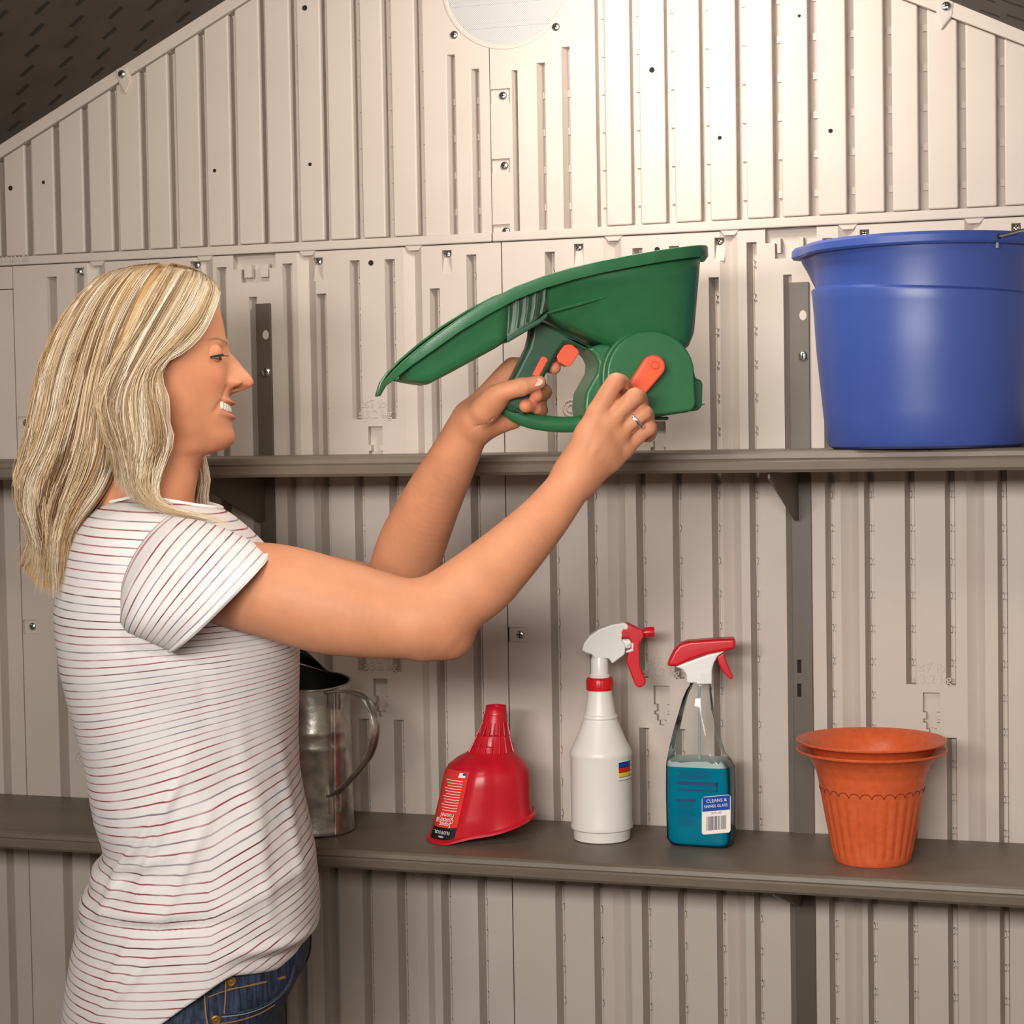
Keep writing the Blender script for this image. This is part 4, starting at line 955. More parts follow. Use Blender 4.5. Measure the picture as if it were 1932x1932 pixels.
for y in ys:
    base = pp(300, y, 0); s_ = SC
    xf, xb, w0_, xs_ = sm(prof_f, y), ip(prof_b, y), ip(half_w, y), ip(side_x, y)
    jaw = np.clip((y-745)/100, 0, 1)
    for j in range(NT):
        # finer angular steps across the face
        u = j/NT*2*math.pi; t = u-.45*math.sin(u)+0.0
        ct, st = math.cos(t), math.sin(t)
        w = w0_ if y < 750 else ip(half_w, min(y+55*(1-max(ct, 0)**1.5)*min(1, (y-750)/40), max(y, 890)))
        if ct >= 0:
            e = 2.0-.12*jaw if y < 856 else 2.0
            x = xs_+(xf-xs_)*abs(ct)**(2/e); c = -w*math.copysign(abs(st)**(2/e), st)
            if y < 858: x -= 32*np.clip((y-768)/90, 0, 1)*(abs(c)/w)**2*(1-abs(c)/w)
        else:
            x = xs_-(xs_-xb)*abs(ct)**(2/2.1); c = -w*math.copysign(abs(st)**(2/2.1), st)
        tint = SKIN.copy(); dx = 0.0; dc = 0.0
        if ct > 0:
            ac = abs(c)
            dx += ip(nose_c, y)*math.exp(-(ac/ip(nose_s, y))**2) if 646 < y < 750 else 0
            wing = math.exp(-((y-725)/7.5)**2-((ac-.0160)/.0048)**2); dx += 17*wing
            dx -= 9*math.exp(-((y-668)/10)**2-((ac-.031)/.012)**2)                 # eye socket
            dx += 4.5*math.exp(-((y-648)/6)**2)*np.clip(1-ac/.055, 0, 1)*(1 if ac > .004 else .4)       # brow ridge
            chk = math.exp(-((y-718)/26)**2-((ac-.043)/.019)**2); dx += 10*chk      # smiling cheek
            fold = math.exp(-((ac-(.021+.00034*max(0, y-728)))/.0035)**2)*np.clip((y-722)/10, 0, 1)*np.clip((790-y)/12, 0, 1); dx -= 3.8*fold
            mo = np.clip(1-(ac/.0370)**2, 0, 1)
            ym = 775-9*(ac/.034)**2                                                # mouth line curves up in the smile
            gap_ = math.exp(-((y-ym)/6.0)**2)*mo; dx -= 9*gap_**1.0*(1 if ac < .0355 else 0)
            up = math.exp(-((y-(ym-12))/4.5)**2)*mo; lo_p = math.exp(-((y-(ym+15))/5.0)**2)*mo; dx += 10.0*up+7.0*lo_p
            lipm = max(up, lo_p); tint = tint*(1-.75*lipm)+np.array(lin(178, 84, 80)[:3])*.75*lipm
            if gap_ > .55: tint = tint*.35+np.array(lin(120, 50, 44)[:3])*.65
            tint = tint*(1-.30*chk)+np.array(lin(222, 132, 104)[:3])*.30*chk
            nt_ = math.exp(-((y-724)/10)**2-(ac/.016)**2); tint = tint*(1-.2*nt_)+np.array(lin(214, 120, 96)[:3])*.2*nt_
            nos = math.exp(-((y-734)/3.2)**2-((ac-.0085)/.0042)**2); dx -= 13*nos; tint = tint*(1-.8*nos)+np.array(lin(96, 44, 34)[:3])*.8*nos
            br = math.exp(-((y-(649-6*math.exp(-((ac-.036)/.014)**2)+.0))/2.6)**2)*np.clip((ac-.010)/.004, 0, 1)*np.clip((.052-ac)/.012, 0, 1)
            tint = tint*(1-.8*br)+np.array(lin(112, 74, 50)[:3])*.8*br
        q = base+Vector(((x+dx-300)/s_, c, 0)); HV.append(q); HC.append(tint)
HVn = np.array([tuple(v) for v in HV]); nR = len(ys)
_G = HVn.reshape(nR, NT, 3); _u = np.arange(NT)/NT*2*math.pi; _w = np.clip((.86-np.cos(_u-.45*np.sin(_u)))/.25, 0, 1)[None, :, None]     # even out cheeks, jaw and neck
for _ in range(30):
    _m = (_G[:-2]+_G[2:])/2; _m[..., 2] = _G[1:-1, :, 2]; _k = _w*np.where(np.array(ys)[1:-1, None, None] > 690, .5, 0); _G[1:-1] = _G[1:-1]*(1-_k)+_m*_k
HFq = [(i*NT+j, (i+1)*NT+j, (i+1)*NT+(j+1) % NT, i*NT+(j+1) % NT) for i in range(nR-1) for j in range(NT)]
# one body mesh: head and neck joined with torso and arms
allV = np.concatenate([BP, HVn]); off = len(BP)
me = bpy.data.meshes.new('body'); me.from_pydata(allV.tolist(), [], BF.tolist() + [tuple(off+i for i in f) for f in HFq] + [tuple(off+j for j in range(NT))])
vc = me.color_attributes.new('tint', 'FLOAT_COLOR', 'POINT'); colr = np.ones((len(allV), 4)); colr[:off, :3] = SKIN; colr[off:, :3] = np.array(HC)
# redder finger tips and knuckles, nails
def spot(p, r, c, a):
    d = np.linalg.norm(allV-p, axis=1); w = a*np.exp(-(d/r)**2); m = w > .01; m[off:] = False; colr[m, :3] = colr[m, :3]*(1-w[m])[:, None]+np.array(lin(*c)[:3])*w[m][:, None]
for L_ in list(near_f.values())+list(far_f.values()):
    spot(L_[-1], .010, (222, 126, 104), .55); spot(L_[1], .009, (222, 140, 112), .35)
spot(A(1018, 721, -.13), .012, (226, 148, 124), .5); spot(A(850, 1205, -.24), .03, (206, 120, 88), .4)
vc.data.foreach_set('color', colr.ravel())
body = link('body', me, M_skin, person, smooth=True, angle=180)
# nails
M_nail = mat('nail', lin(236, 190, 172), .22)
def nail(c, r, xd, nd):
    o = lathe('nail', [(1, 0), (.9, .25), (.5, .42), (.01, .5)], M_nail, person, n=16); xd = Vector(xd).normalized(); nd = Vector(nd).normalized(); yd = nd.cross(xd).normalized()
    o.matrix_local = Matrix.Translation(Vector(c)) @ Matrix((xd*r[0], yd*r[1], nd*r[2])).transposed().to_4x4()
nail(A(1014, 721, -.1365), (.0068, .0048, .0022), A(1020, 719, -.13)-A(984, 730, -.130), (.1, -1, .35))
nail(A(1021, 770, -.104), (.005, .0036, .002), (1, .4, 0), (.9, -.4, .3))
# finger ring
rp = lerp(near_f['ring'][0], near_f['ring'][1], .72); rd = Vector(near_f['ring'][1]-near_f['ring'][0]).normalized()
ua = rd.cross(Vector((0, 1, 0))).normalized(); ub = ua.cross(rd)
tube('finger_ring', [Vector(rp)+ua*(.0119*math.cos(t))+ub*(.0119*math.sin(t)) for t in np.linspace(0, 2*math.pi, 33)], [(.0011, .0022)]*33, mat('silver', (.86, .86, .86, 1), .18, 1.0), person, n=8, flat=tuple(rd))
# eye, lashes, teeth (both sides)
M_eye = mat('eye_white', lin(226, 220, 214), .15); M_iris = mat('iris', lin(70, 74, 66), .2); M_lash = mat('lashes', lin(44, 30, 24), .6); M_teeth = mat('teeth', lin(230, 220, 206), .25)
def hp3(px, py, c): q = pp(300, py, 0); return Vector((q.x+(px-300)/SC, c, q.z))
def eye_surf(name, ec, r, s_, a0, a1, up, lo_, m, parent=None):
    """patch of a ball: azimuth a0..a1 from the facing direction out to the side, elevation lo_(f)..up(f)"""
    V = []; NA, NE = 20, 10
    for i in range(NA+1):
        f = i/NA; az = math.radians(a0+(a1-a0)*f)
        for j in range(NE+1):
            el = math.radians(lo_(f)+(up(f)-lo_(f))*j/NE)
            V.append(ec+Vector((r*math.cos(el)*math.cos(az), s_*r*math.cos(el)*math.sin(az), r*math.sin(el))))
    return mk(name, V, [(i*(NE+1)+j, i*(NE+1)+j+1, (i+1)*(NE+1)+j+1, (i+1)*(NE+1)+j) for i in range(NA) for j in range(NE)], m, person if parent is None else parent, smooth=True)
def skin_part(o):
    a = o.data.color_attributes.new('tint', 'FLOAT_COLOR', 'POINT'); a.data.foreach_set('color', list(SKIN*.96)+[1] if 0 else (list(SKIN*np.array([.97, .93, .92]))+[1])*len(o.data.vertices)); return o
for s_ in (-1, 1):
    ec = hp3(396, 671, s_*.0335); r = .0125
    eb = lathe('eyeball', [(r*math.sin(a), -r*math.cos(a)) for a in np.linspace(.02, math.pi-.02, 20)], M_eye, person, n=24); eb.matrix_local = Matrix.Translation(ec)
    ir = lathe('iris', [(r*math.sin(a)*1.004, r*math.cos(a)*1.004) for a in np.linspace(.02, .48, 8)], M_iris, eb, n=20); ir.matrix_local = Vector((.90, s_*.16, -.20)).to_track_quat('Z', 'Y').to_matrix().to_4x4()
    uf = lambda f: 9*math.sin(math.pi*min(1, max(0, f)))**.8-12-6*f; lf = lambda f: -14-13*math.sin(math.pi*min(1, max(0, f)))**.8-2*f
    skin_part(eye_surf('upper_lid', ec, r*1.075, s_, -50, 100, lambda f: 82, uf, M_skin))
    skin_part(eye_surf('lower_lid', ec, r*1.075, s_, -50, 100, lf, lambda f: -82, M_skin))
    edge = lambda g, rr, n=24: [ec+Vector((rr*math.cos(math.radians(g(i/n)))*math.cos(math.radians(-50+150*i/n)), s_*rr*math.cos(math.radians(g(i/n)))*math.sin(math.radians(-50+150*i/n)), rr*math.sin(math.radians(g(i/n))))) for i in range(n+1)]
    tube('upper_lashes', edge(uf, r*1.12), [.0005+.0009*math.sin(math.pi*i/24) for i in range(25)], M_lash, person, n=6)
    tube('lower_lashes', edge(lf, r*1.09), [.0003+.0004*math.sin(math.pi*i/24) for i in range(25)], M_lash, person, n=6)
    for i in range(7, 24, 1):
        p = edge(uf, r*1.12)[i]; d = (p-ec).normalized(); tube('lash', [p, p+d*.0022+Vector((.0012, 0, -.0010)), p+d*.0042+Vector((.0026, 0, -.0006))], [.00035, .0003, .0001], M_lash, person, n=4)
for i in range(-6, 7):
    a = i/6.5; c = a*.0315; x = 262+174*math.sqrt(1-(c/.068)**2)-3; q = hp3(x, 774-8*a*a, c); w = .0042 if abs(i) > 1 else .0046
    o = box('tooth', -.0022, .0022, -w*.5, w*.5, -.0042, .0042, M_teeth, person, bevel=.0010, seg=3); o.matrix_local = Matrix.Translation(q) @ Matrix.Rotation(a*.9, 4, 'Z')
# ---- T-shirt
def shirt_mat():
    m = mat('striped_jersey', lin(240, 234, 228), .85, bump=(900, .15)); nt = m.node_tree; b = nt.nodes['Principled BSDF']
    uv = nt.nodes.new('ShaderNodeUVMap'); uv.uv_map = 'stripe'; sx = nt.nodes.new('ShaderNodeSeparateXYZ'); nt.links.new(uv.outputs[0], sx.inputs[0])
    nz = nt.nodes.new('ShaderNodeTexNoise'); nz.inputs['Scale'].default_value = 14; tc = nt.nodes.new('ShaderNodeTexCoord'); nt.links.new(tc.outputs['Object'], nz.inputs['Vector'])
    ma = lambda op, a, bb: (lambda n: ([nt.links.new(v, n.inputs[i]) if hasattr(v, 'is_output') else setattr(n.inputs[i], 'default_value', v) for i, v in enumerate((a, bb)) if v is not None], n.outputs[0])[1])(( lambda n: (setattr(n, 'operation', op), n)[1])(nt.nodes.new('ShaderNodeMath')))
    v = ma('ADD', sx.outputs[1], ma('MULTIPLY', nz.outputs['Fac'], .22))
    fr = ma('FRACT', v, None); fl = ma('FLOOR', v, None)
    tri = ma('ABSOLUTE', ma('SUBTRACT', fr, .5), None)
    st = nt.nodes.new('ShaderNodeMapRange'); st.inputs[1].default_value = .098; st.inputs[2].default_value = .062; nt.links.new(tri, st.inputs[0]); st.interpolation_type = 'SMOOTHSTEP'
    wn = nt.nodes.new('ShaderNodeTexWhiteNoise'); wn.noise_dimensions = '1D'; nt.links.new(fl, wn.inputs['W'])
    cr = nt.nodes.new('ShaderNodeValToRGB'); cr.color_ramp.interpolation = 'CONSTANT'; els = cr.color_ramp.elements
    els[0].position = 0; els[0].color = lin(150, 62, 70); els[1].position = .42; els[1].color = lin(170, 110, 118)
    for p, c in ((.62, lin(128, 122, 136)), (.80, lin(108, 50, 60))): e = els.new(p); e.color = c
    nt.links.new(wn.outputs['Value'], cr.inputs[0])
    n2 = nt.nodes.new('ShaderNodeTexNoise'); n2.inputs['Scale'].default_value = 25; nt.links.new(tc.outputs['Object'], n2.inputs['Vector'])
    fade = nt.nodes.new('ShaderNodeMapRange'); fade.inputs[1].default_value = .35; fade.inputs[2].default_value = .6; fade.inputs[3].default_value = .55; fade.inputs[4].default_value = 1; nt.links.new(n2.outputs['Fac'], fade.inputs[0])
    mx = nt.nodes.new('ShaderNodeMix'); mx.data_type = 'RGBA'; nt.links.new(ma('MULTIPLY', st.outputs[0], fade.outputs[0]), mx.inputs[0]); mx.inputs[6].default_value = lin(228, 223, 221); nt.links.new(cr.outputs[0], mx.inputs[7]); nt.links.new(mx.outputs[2], b.inputs['Base Color'])
    b.inputs['Subsurface Weight'].default_value = 0
    return m
M_shirt = shirt_mat()
back = [(935, 215), (945, 200), (958, 178), (975, 158), (1000, 140), (1040, 124), (1100, 111), (1150, 105), (1200, 109), (1260, 117), (1310, 129), (1370, 145), (1430, 159), (1490, 170), (1540, 180), (1580, 193), (1600, 196), (1618, 190), (1632, 174), (1645, 172), (1662, 172), (1680, 156), (1695, 150), (1710, 152), (1740, 146), (1790, 135), (1850, 125), (1900, 118), (1990, 108)]
front = [(935, 330), (945, 372), (958, 412), (975, 440), (1000, 470), (1040, 510), (1100, 548), (1160, 562), (1230, 566), (1300, 565), (1380, 564), (1450, 567), (1500, 575), (1560, 588), (1620, 598), (1680, 605), (1715, 607), (1740, 602), (1758, 590), (1775, 578), (1800, 566), (1990, 560)]
dep = [(935, .060), (945, .085), (958, .112), (975, .140), (1000, .162), (1040, .174), (1100, .178), (1200, .170), (1300, .160), (1450, .152), (1600, .158), (1750, .168), (1990, .174)]
hemx = [(60, 1945), (118, 1940), (165, 1930), (250, 1888), (340, 1826), (400, 1789), (418, 1779), (432, 1774), (485, 1781), (521, 1786), (557, 1783), (592, 1756)]
folds = [((352, 1375), (262, 1640), 7, .0040), ((330, 1440), (215, 1625), 8, .0042), ((395, 1480), (300, 1690), 9, .0030), ((250, 1560), (195, 1680), 6, .0035), ((180, 1692), (420, 1684), 12, -.0040), ((170, 1670), (340, 1664), 12, .0036),
         ((425, 1660), (590, 1600), 16, .0030), ((470, 1420), (500, 1700), 12, .0028), ((520, 1380), (560, 1640), 10, .0030), ((440, 1300), (470, 1600), 14, .0022), ((300, 1720), (160, 1880), 9, .0030), ((260, 1700), (200, 1800), 7, .0028),
         ((380, 1220), (385, 1360), 7, -.0022), ((240, 1190), (380, 1230), 8, -.0035), ((425, 1735), (600, 1735), 9, .0045), ((430, 1757), (585, 1760), 7, -.0035), ((190, 1612), (330, 1560), 7, .0022)]
def fold_at(px, py):
    d = 0
    for (x0, y0), (x1, y1), w, a in folds:
        L = (x1-x0)**2+(y1-y0)**2; t = max(0, min(1, ((px-x0)*(x1-x0)+(py-y0)*(y1-y0))/L)); q = math.hypot(px-x0-t*(x1-x0), py-y0-t*(y1-y0)); d += 1.7*a*math.exp(-(q/w)**2)*math.sin(math.pi*min(1, max(.0, .12+.76*t)))
    return d + .0012*math.sin(px*.045+py*.012)*min(1, max(0, (py-1250)/200))
def stripe_v(px, py):                            # stripe field: rises towards the front below the arm
    t = min(1, max(0, (py-1070)/320)); t = t*t*(3-2*t); u = min(1, max(0, (py-1350)/310)); u = u*u*(3-2*u)
    sb = .055*(1-t) - .30*t*(1-u) - .02*u; sf = -.26-.16*u
    x = min(px, 392); S_ = sb*(x-150)
    if px > 392: S_ += (sf*t+.02*(1-t))*(px-392)
    return (py-S_)/14.8
NSH, NSA = 150, 128; V = []; UVv = []
for j in range(NSA):
    th = 2*math.pi*j/NSA; ct, st = math.cos(th), math.sin(th)
    def X(py):
        b_, f_ = ip(back, py), ip(front, py); m_ = b_+(f_-b_)*.50; e = 2.25
        return m_+(f_-m_)*math.copysign(abs(ct)**(2/e), ct), -ip(dep, py)*math.copysign(abs(st)**(2/e), st)
    top_y = 936 + 26*max(0, ct)**1.2 + 12*max(0, -ct)**1.5 - 3*abs(st)
    hy = 1780
    for _ in range(8): hy = .5*hy+.5*ip(hemx, X(hy)[0])
    if st < 0: hy = hy                                            # same curve on the far side
    for i in range(NSH):
        f = i/(NSH-1); py = top_y+(hy-top_y)*f; x, c = X(py); dd = fold_at(x, py)*abs(st)**.4*(1 if st > 0 else .6)
        q = pp(330, py, 0); p = Vector((q.x+(x-330)/SC, c, q.z)); nrm = Vector((ct*.6, -st, 0)).normalized(); p += nrm*dd
        V.append(p); UVv.append((th, stripe_v(x, py)))
Fs = [(j*NSH+i, j*NSH+i+1, ((j+1) % NSA)*NSH+i+1, ((j+1) % NSA)*NSH+i) for j in range(NSA) for i in range(NSH-1)]
# sleeves: rings from the shoulder to the cuff
def sleeve(c_sign):
    if c_sign < 0:
        ringsd = [((318, 975), (240, 1150), -.120, .050), ((345, 978), (232, 1176), -.138, .066), ((380, 985), (240, 1192), -.155, .072), ((420, 999), (262, 1203), -.170, .073), ((465, 1017), (292, 1213), -.180, .072), ((500, 1032), (318, 1220), -.187, .071), ((514, 1040), (330, 1224), -.190, .071)]
    else:
        ringsd = [((330, 985), (250, 1150), .120, .050), ((380, 1000), (260, 1180), .145, .062), ((440, 1025), (320, 1195), .150, .064), ((500, 1050), (380, 1190), .145, .062)]
    m = []
    for i in range(len(ringsd)-1):
        for k in range(8):
            t = k/8; a, b = ringsd[i], ringsd[i+1]; L_ = lambda u, v: u+(v-u)*t
            m.append(((L_(a[0][0], b[0][0]), L_(a[0][1], b[0][1])), (L_(a[1][0], b[1][0]), L_(a[1][1], b[1][1])), L_(a[2], b[2]), L_(a[3], b[3])))
    m.append(ringsd[-1]); out = []; uvs = []; NA = 72; acc = 0; prev = None
    for i, (tp, bt, cc, rc) in enumerate(m):
        cx, cy = (tp[0]+bt[0])/2, (tp[1]+bt[1])/2
        if prev is not None:
            ux, uy = tp[0]-bt[0], tp[1]-bt[1]; ul = math.hypot(ux, uy); acc += abs((cx-prev[0])*uy-(cy-prev[1])*ux)/ul
        prev = (cx, cy); row = []
        for j in range(NA):
            a = 2*math.pi*j/NA; ca, sa = math.cos(a), math.sin(a); e = 2.2
            ca_, sa_ = math.copysign(abs(ca)**(2/e), ca), math.copysign(abs(sa)**(2/e), sa)
            f = i/(len(m)-1); x = cx+(tp[0]-cx)*ca_-(34*max(0, sa)**1.5*(1-f)**1.3 if c_sign < 0 else 0); y = cy+(tp[1]-cy)*ca_; c = cc-rc*sa_
            wr = .0020*math.sin(a*3+f*5)*f+.0016*math.sin(a*5-f*9)*f+ (.0030*math.exp(-((f-.93)/.03)**2) if f > .8 else 0)
            q = A(x, y, cc); q = q+np.array([0, c-cc, 0]); n = np.array([(tp[0]-cx)*ca/SC*8, -sa, -(tp[1]-cy)*ca/SC*8]); n = n/np.linalg.norm(n)
            out.append(Vector(q+n*wr)); uvs.append((a, acc/13.6+.12*math.sin(a*1.0)))
    n_r = len(m)
    return out, uvs, [(i*NA+j, (i+1)*NA+j, (i+1)*NA+(j+1) % NA, i*NA+(j+1) % NA) for i in range(n_r-1) for j in range(NA)]
for sgn in (-1, 1):
    v2, u2, f2 = sleeve(sgn); o_ = len(V); V += v2; UVv += u2; Fs += [tuple(o_+i for i in f) for f in f2]
sho = mk('shirt', V, Fs, M_shirt, person, smooth=True, angle=180); me = sho.data
uvl = me.uv_layers.new(name='stripe'); li = np.zeros(len(me.loops), np.int32); me.loops.foreach_get('vertex_index', li)
uvl.data.foreach_set('uv', np.array(UVv)[li].ravel())
sd = sho.modifiers.new('cloth', 'SOLIDIFY'); sd.thickness = .0016; sd.offset = 0
tube('neckband', [V[j*NSH]+Vector((0, 0, .001)) for j in list(range(NSA))+[0]], .0024, mat('neckband_jersey', lin(240, 232, 226), .85), sho, n=8)

# ---- jeans
def denim():
    m = mat('denim', lin(40, 54, 84), .8, bump=(700, .35)); nt = m.node_tree; b = nt.nodes['Principled BSDF']; tc = nt.nodes.new('ShaderNodeTexCoord')
    mp = nt.nodes.new('ShaderNodeMapping'); mp.inputs['Scale'].default_value = (90, 90, 9); nt.links.new(tc.outputs['Object'], mp.inputs[0])
    n = nt.nodes.new('ShaderNodeTexNoise'); n.inputs['Scale'].default_value = 3; n.inputs['Detail'].default_value = 6; nt.links.new(mp.outputs[0], n.inputs['Vector'])
    cr = nt.nodes.new('ShaderNodeValToRGB'); cr.color_ramp.elements[0].position = .36; cr.color_ramp.elements[0].color = lin(20, 26, 44); cr.color_ramp.elements[1].position = .66; cr.color_ramp.elements[1].color = lin(56, 70, 98)
    nt.links.new(n.outputs['Fac'], cr.inputs[0]); nt.links.new(cr.outputs[0], b.inputs['Base Color']); return m
M_den = denim(); M_tan = mat('tan_stitching', lin(150, 116, 70), .7); M_brass = mat('brass_rivet', lin(170, 128, 70), .35, .8)
jb = [(1700, 200), (1760, 176), (1820, 152), (1880, 136), (1932, 130), (2000, 134)]
jf = [(1700, 572), (1745, 586), (1790, 588), (1820, 576), (1860, 552), (1885, 538), (1932, 540), (2000, 545)]
jd = [(1700, .140), (1780, .152), (1860, .164), (1932, .168), (2000, .168)]
def jpt(th, py):
    ct, st = math.cos(th), math.sin(th); b_, f_ = ip(jb, py), ip(jf, py); m_ = (b_+f_)/2; e = 2.4
    x = m_+(f_-m_)*math.copysign(abs(ct)**(2/e), ct); c = -ip(jd, py)*math.copysign(abs(st)**(2/e), st); q = pp(330, py, 0)
    return Vector((q.x+(x-330)/SC, c, q.z)), x
rings = [[jpt(2*math.pi*j/96, py)[0]+Vector((0, (.0018*math.sin(py*.11+j*.3) if py > 1850 else 0), 0)) for j in range(96)] for py in np.arange(1700, 2001, 12)]
jn = mk('jeans', *loftvf(rings, (True, True)), M_den, person, smooth=True, angle=60)
zc_ = rings[-1][0].z
hx = sum(p.x for p in rings[-1])/96
for s_ in (-1, 1):
    lp = [(hx-.005, s_*.085, zc_+.03), (hx, s_*.088, zc_-.10), (hx+.015, s_*.086, .48), (hx-.005, s_*.082, .25), (hx-.02, s_*.080, .075)]
    tube('trouser_leg', spline(lp, 6), [.088-.0018*i for i in range(25)], M_den, jn, n=28)
    sh_ = [[Vector((hx-.02+x, s_*.085+w*math.cos(a), .001+max(0, h*math.sin(a)))) for a in np.linspace(-.2, math.pi+.2, 13)] for x, w, h in ((-.08, .012, .03), (-.07, .03, .07), (-.02, .036, .09), (.05, .042, .07), (.11, .046, .05), (.155, .036, .035), (.17, .012, .02))]
    fixn(mk('shoe', *loftvf(sh_, (True, True)), mat('shoe_canvas', lin(180, 176, 170), .7), person, smooth=True))
def on_jeans(px, py, off=.0012):                 # near side of the jeans under a pixel
    lo_a, hi_a = .02, math.pi-.02
    for _ in range(30):
        m_ = (lo_a+hi_a)/2
        if jpt(m_, py)[1] > px: lo_a = m_
        else: hi_a = m_
    p = jpt(lo_a, py)[0]; n = Vector((math.cos(lo_a)*.6, -math.sin(lo_a), 0)).normalized(); return p+n*off
def stitch(name, pts, r, m, k=8): tube(name, spline([on_jeans(x, y) for x, y in pts], k), r, m, jn, n=6)
stitch('waistband_seam', [(388, 1812), (420, 1804), (470, 1800), (530, 1802)], .0007, M_tan)
stitch('pocket_stitch', [(420, 1780), (420, 1802), (419, 1824), (417, 1845)], .0008, M_tan)
stitch('pocket_stitch', [(424, 1802), (470, 1801), (530, 1805)], .0008, M_tan)
stitch('pocket_edge', [(545, 1788), (544, 1800), (538, 1818), (525, 1832), (505, 1840), (480, 1844), (450, 1845), (412, 1843)], .0013, M_den)
stitch('pocket_stitch', [(547, 1789), (546, 1802), (540, 1820), (527, 1835), (505, 1844), (480, 1848), (450, 1849), (412, 1847)], .0006, mat('pale_stitching', lin(150, 156, 168), .7))
stitch('pocket_stitch', [(404, 1858), (440, 1859), (480, 1857), (510, 1852)], .0008, M_tan)
stitch('side_seam', [(382, 1800), (385, 1840), (390, 1870), (393, 1900), (396, 1934)], .0010, M_tan)
stitch('side_seam', [(387, 1800), (390, 1840), (395, 1870), (398, 1900), (401, 1934)], .0007, M_den)
stitch('back_seam', [(273, 1880), (272, 1905), (270, 1934)], .0010, M_tan)
stitch('fly_seam', [(588, 1768), (582, 1800), (566, 1835), (548, 1866), (538, 1885)], .0016, M_black)
for x, y in ((430, 1789), (403, 1852)):
    p = on_jeans(x, y, .0005); o = lathe('rivet', [(.0058, 0), (.0056, .0012), (.0042, .002), (.0022, .0016), (.0001, .0024)], M_brass, jn, n=20); o.matrix_local = Matrix.Translation(p) @ RX

# ---- hair
def hair_mat():
    m = mat('blond_hair', lin(214, 180, 130), .42, **{'Specular IOR Level': .55}); nt = m.node_tree; b = nt.nodes['Principled BSDF']
    at = nt.nodes.new('ShaderNodeVertexColor'); at.layer_name = 'tint'; nt.links.new(at.outputs['Color'], b.inputs['Base Color']); return m
M_hair = hair_mat()
def hg(L): return [pp(300, y, 0)+Vector(((x-300)/SC, c, 0)) for x, y, c in L]
GA = [hg(g) for g in (
    [(398, 534, -.004), (411, 552, -.026), (405, 575, -.046), (393, 606, -.060), (372, 642, -.072), (338, 672, -.084), (306, 690, -.092), (299, 712, -.095), (308, 738, -.096), (319, 764, -.094), (314, 790, -.090), (323, 814, -.084), (320, 842, -.078), (302, 880, -.074), (291, 914, -.082), (300, 944, -.105), (345, 960, -.125), (402, 972, -.135), (452, 992, -.138)],
    [(390, 524, -.002), (398, 545, -.030), (388, 578, -.056), (370, 616, -.072), (340, 652, -.085), (305, 684, -.094), (283, 712, -.099), (280, 745, -.100), (290, 778, -.098), (294, 806, -.094), (298, 836, -.086), (287, 870, -.080), (276, 905, -.084), (282, 938, -.104), (315, 956, -.122), (362, 968, -.132), (405, 982, -.136)],
    [(376, 513, -.002), (372, 540, -.036), (352, 582, -.064), (325, 628, -.082), (292, 674, -.094), (266, 716, -.101), (256, 756, -.102), (262, 796, -.100), (270, 832, -.094), (266, 868, -.086), (258, 900, -.086), (262, 932, -.100), (285, 952, -.116), (318, 966, -.124)],
    [(350, 503, 0), (334, 536, -.042), (304, 592, -.074), (274, 646, -.091), (246, 696, -.100), (226, 742, -.103), (224, 784, -.102), (236, 824, -.098), (243, 862, -.090), (246, 898, -.088), (250, 930, -.098), (262, 952, -.108)],
    [(322, 498, 0), (298, 538, -.045), (266, 600, -.078), (236, 660, -.094), (210, 715, -.100), (198, 762, -.100), (205, 806, -.096), (217, 846, -.090), (226, 886, -.084), (232, 922, -.088), (238, 948, -.094)])]
GB = [hg(g) for g in (
    [(300, 498, 0), (266, 548, -.048), (232, 620, -.076), (210, 690, -.082), (204, 760, -.070), (214, 820, -.058), (212, 880, -.052), (190, 930, -.058), (158, 975, -.070), (138, 1020, -.080), (126, 1066, -.084), (120, 1110, -.084), (112, 1136, -.082)],
    [(282, 499, 0), (244, 552, -.048), (210, 625, -.076), (188, 700, -.086), (176, 770, -.084), (170, 830, -.080), (152, 890, -.078), (128, 945, -.080), (112, 995, -.086), (110, 1045, -.088), (114, 1090, -.086), (108, 1134, -.082)],
    [(255, 502, 0), (210, 556, -.045), (172, 632, -.068), (148, 710, -.078), (134, 785, -.078), (118, 850, -.074), (96, 910, -.072), (88, 962, -.076), (98, 1010, -.080), (102, 1060, -.082), (96, 1100, -.080), (100, 1130, -.078)],
    [(225, 509, 0), (176, 566, -.036), (138, 640, -.054), (114, 715, -.060), (100, 785, -.060), (84, 845, -.056), (60, 900, -.054), (60, 950, -.058), (78, 1000, -.062), (84, 1045, -.064), (72, 1085, -.062), (78, 1118, -.060)],
    [(196, 522, 0), (146, 578, -.020), (110, 648, -.030), (90, 715, -.034), (82, 780, -.034), (68, 840, -.030), (50, 896, -.028), (55, 946, -.030), (72, 990, -.034), (66, 1030, -.036), (54, 1066, -.034), (60, 1098, -.032)],
    [(178, 534, 0), (130, 590, 0), (96, 652, 0), (78, 712, 0), (74, 772, 0), (63, 836, 0), (47, 900, 0), (56, 950, 0), (68, 992, 0), (56, 1030, 0), (47, 1060, 0), (50, 1090, 0)])]
mirror = lambda G: [[Vector((p.x, -p.y, p.z)) for p in g] for g in G]
GC = mirror(GB[::-1]) ; GD = mirror(GA)
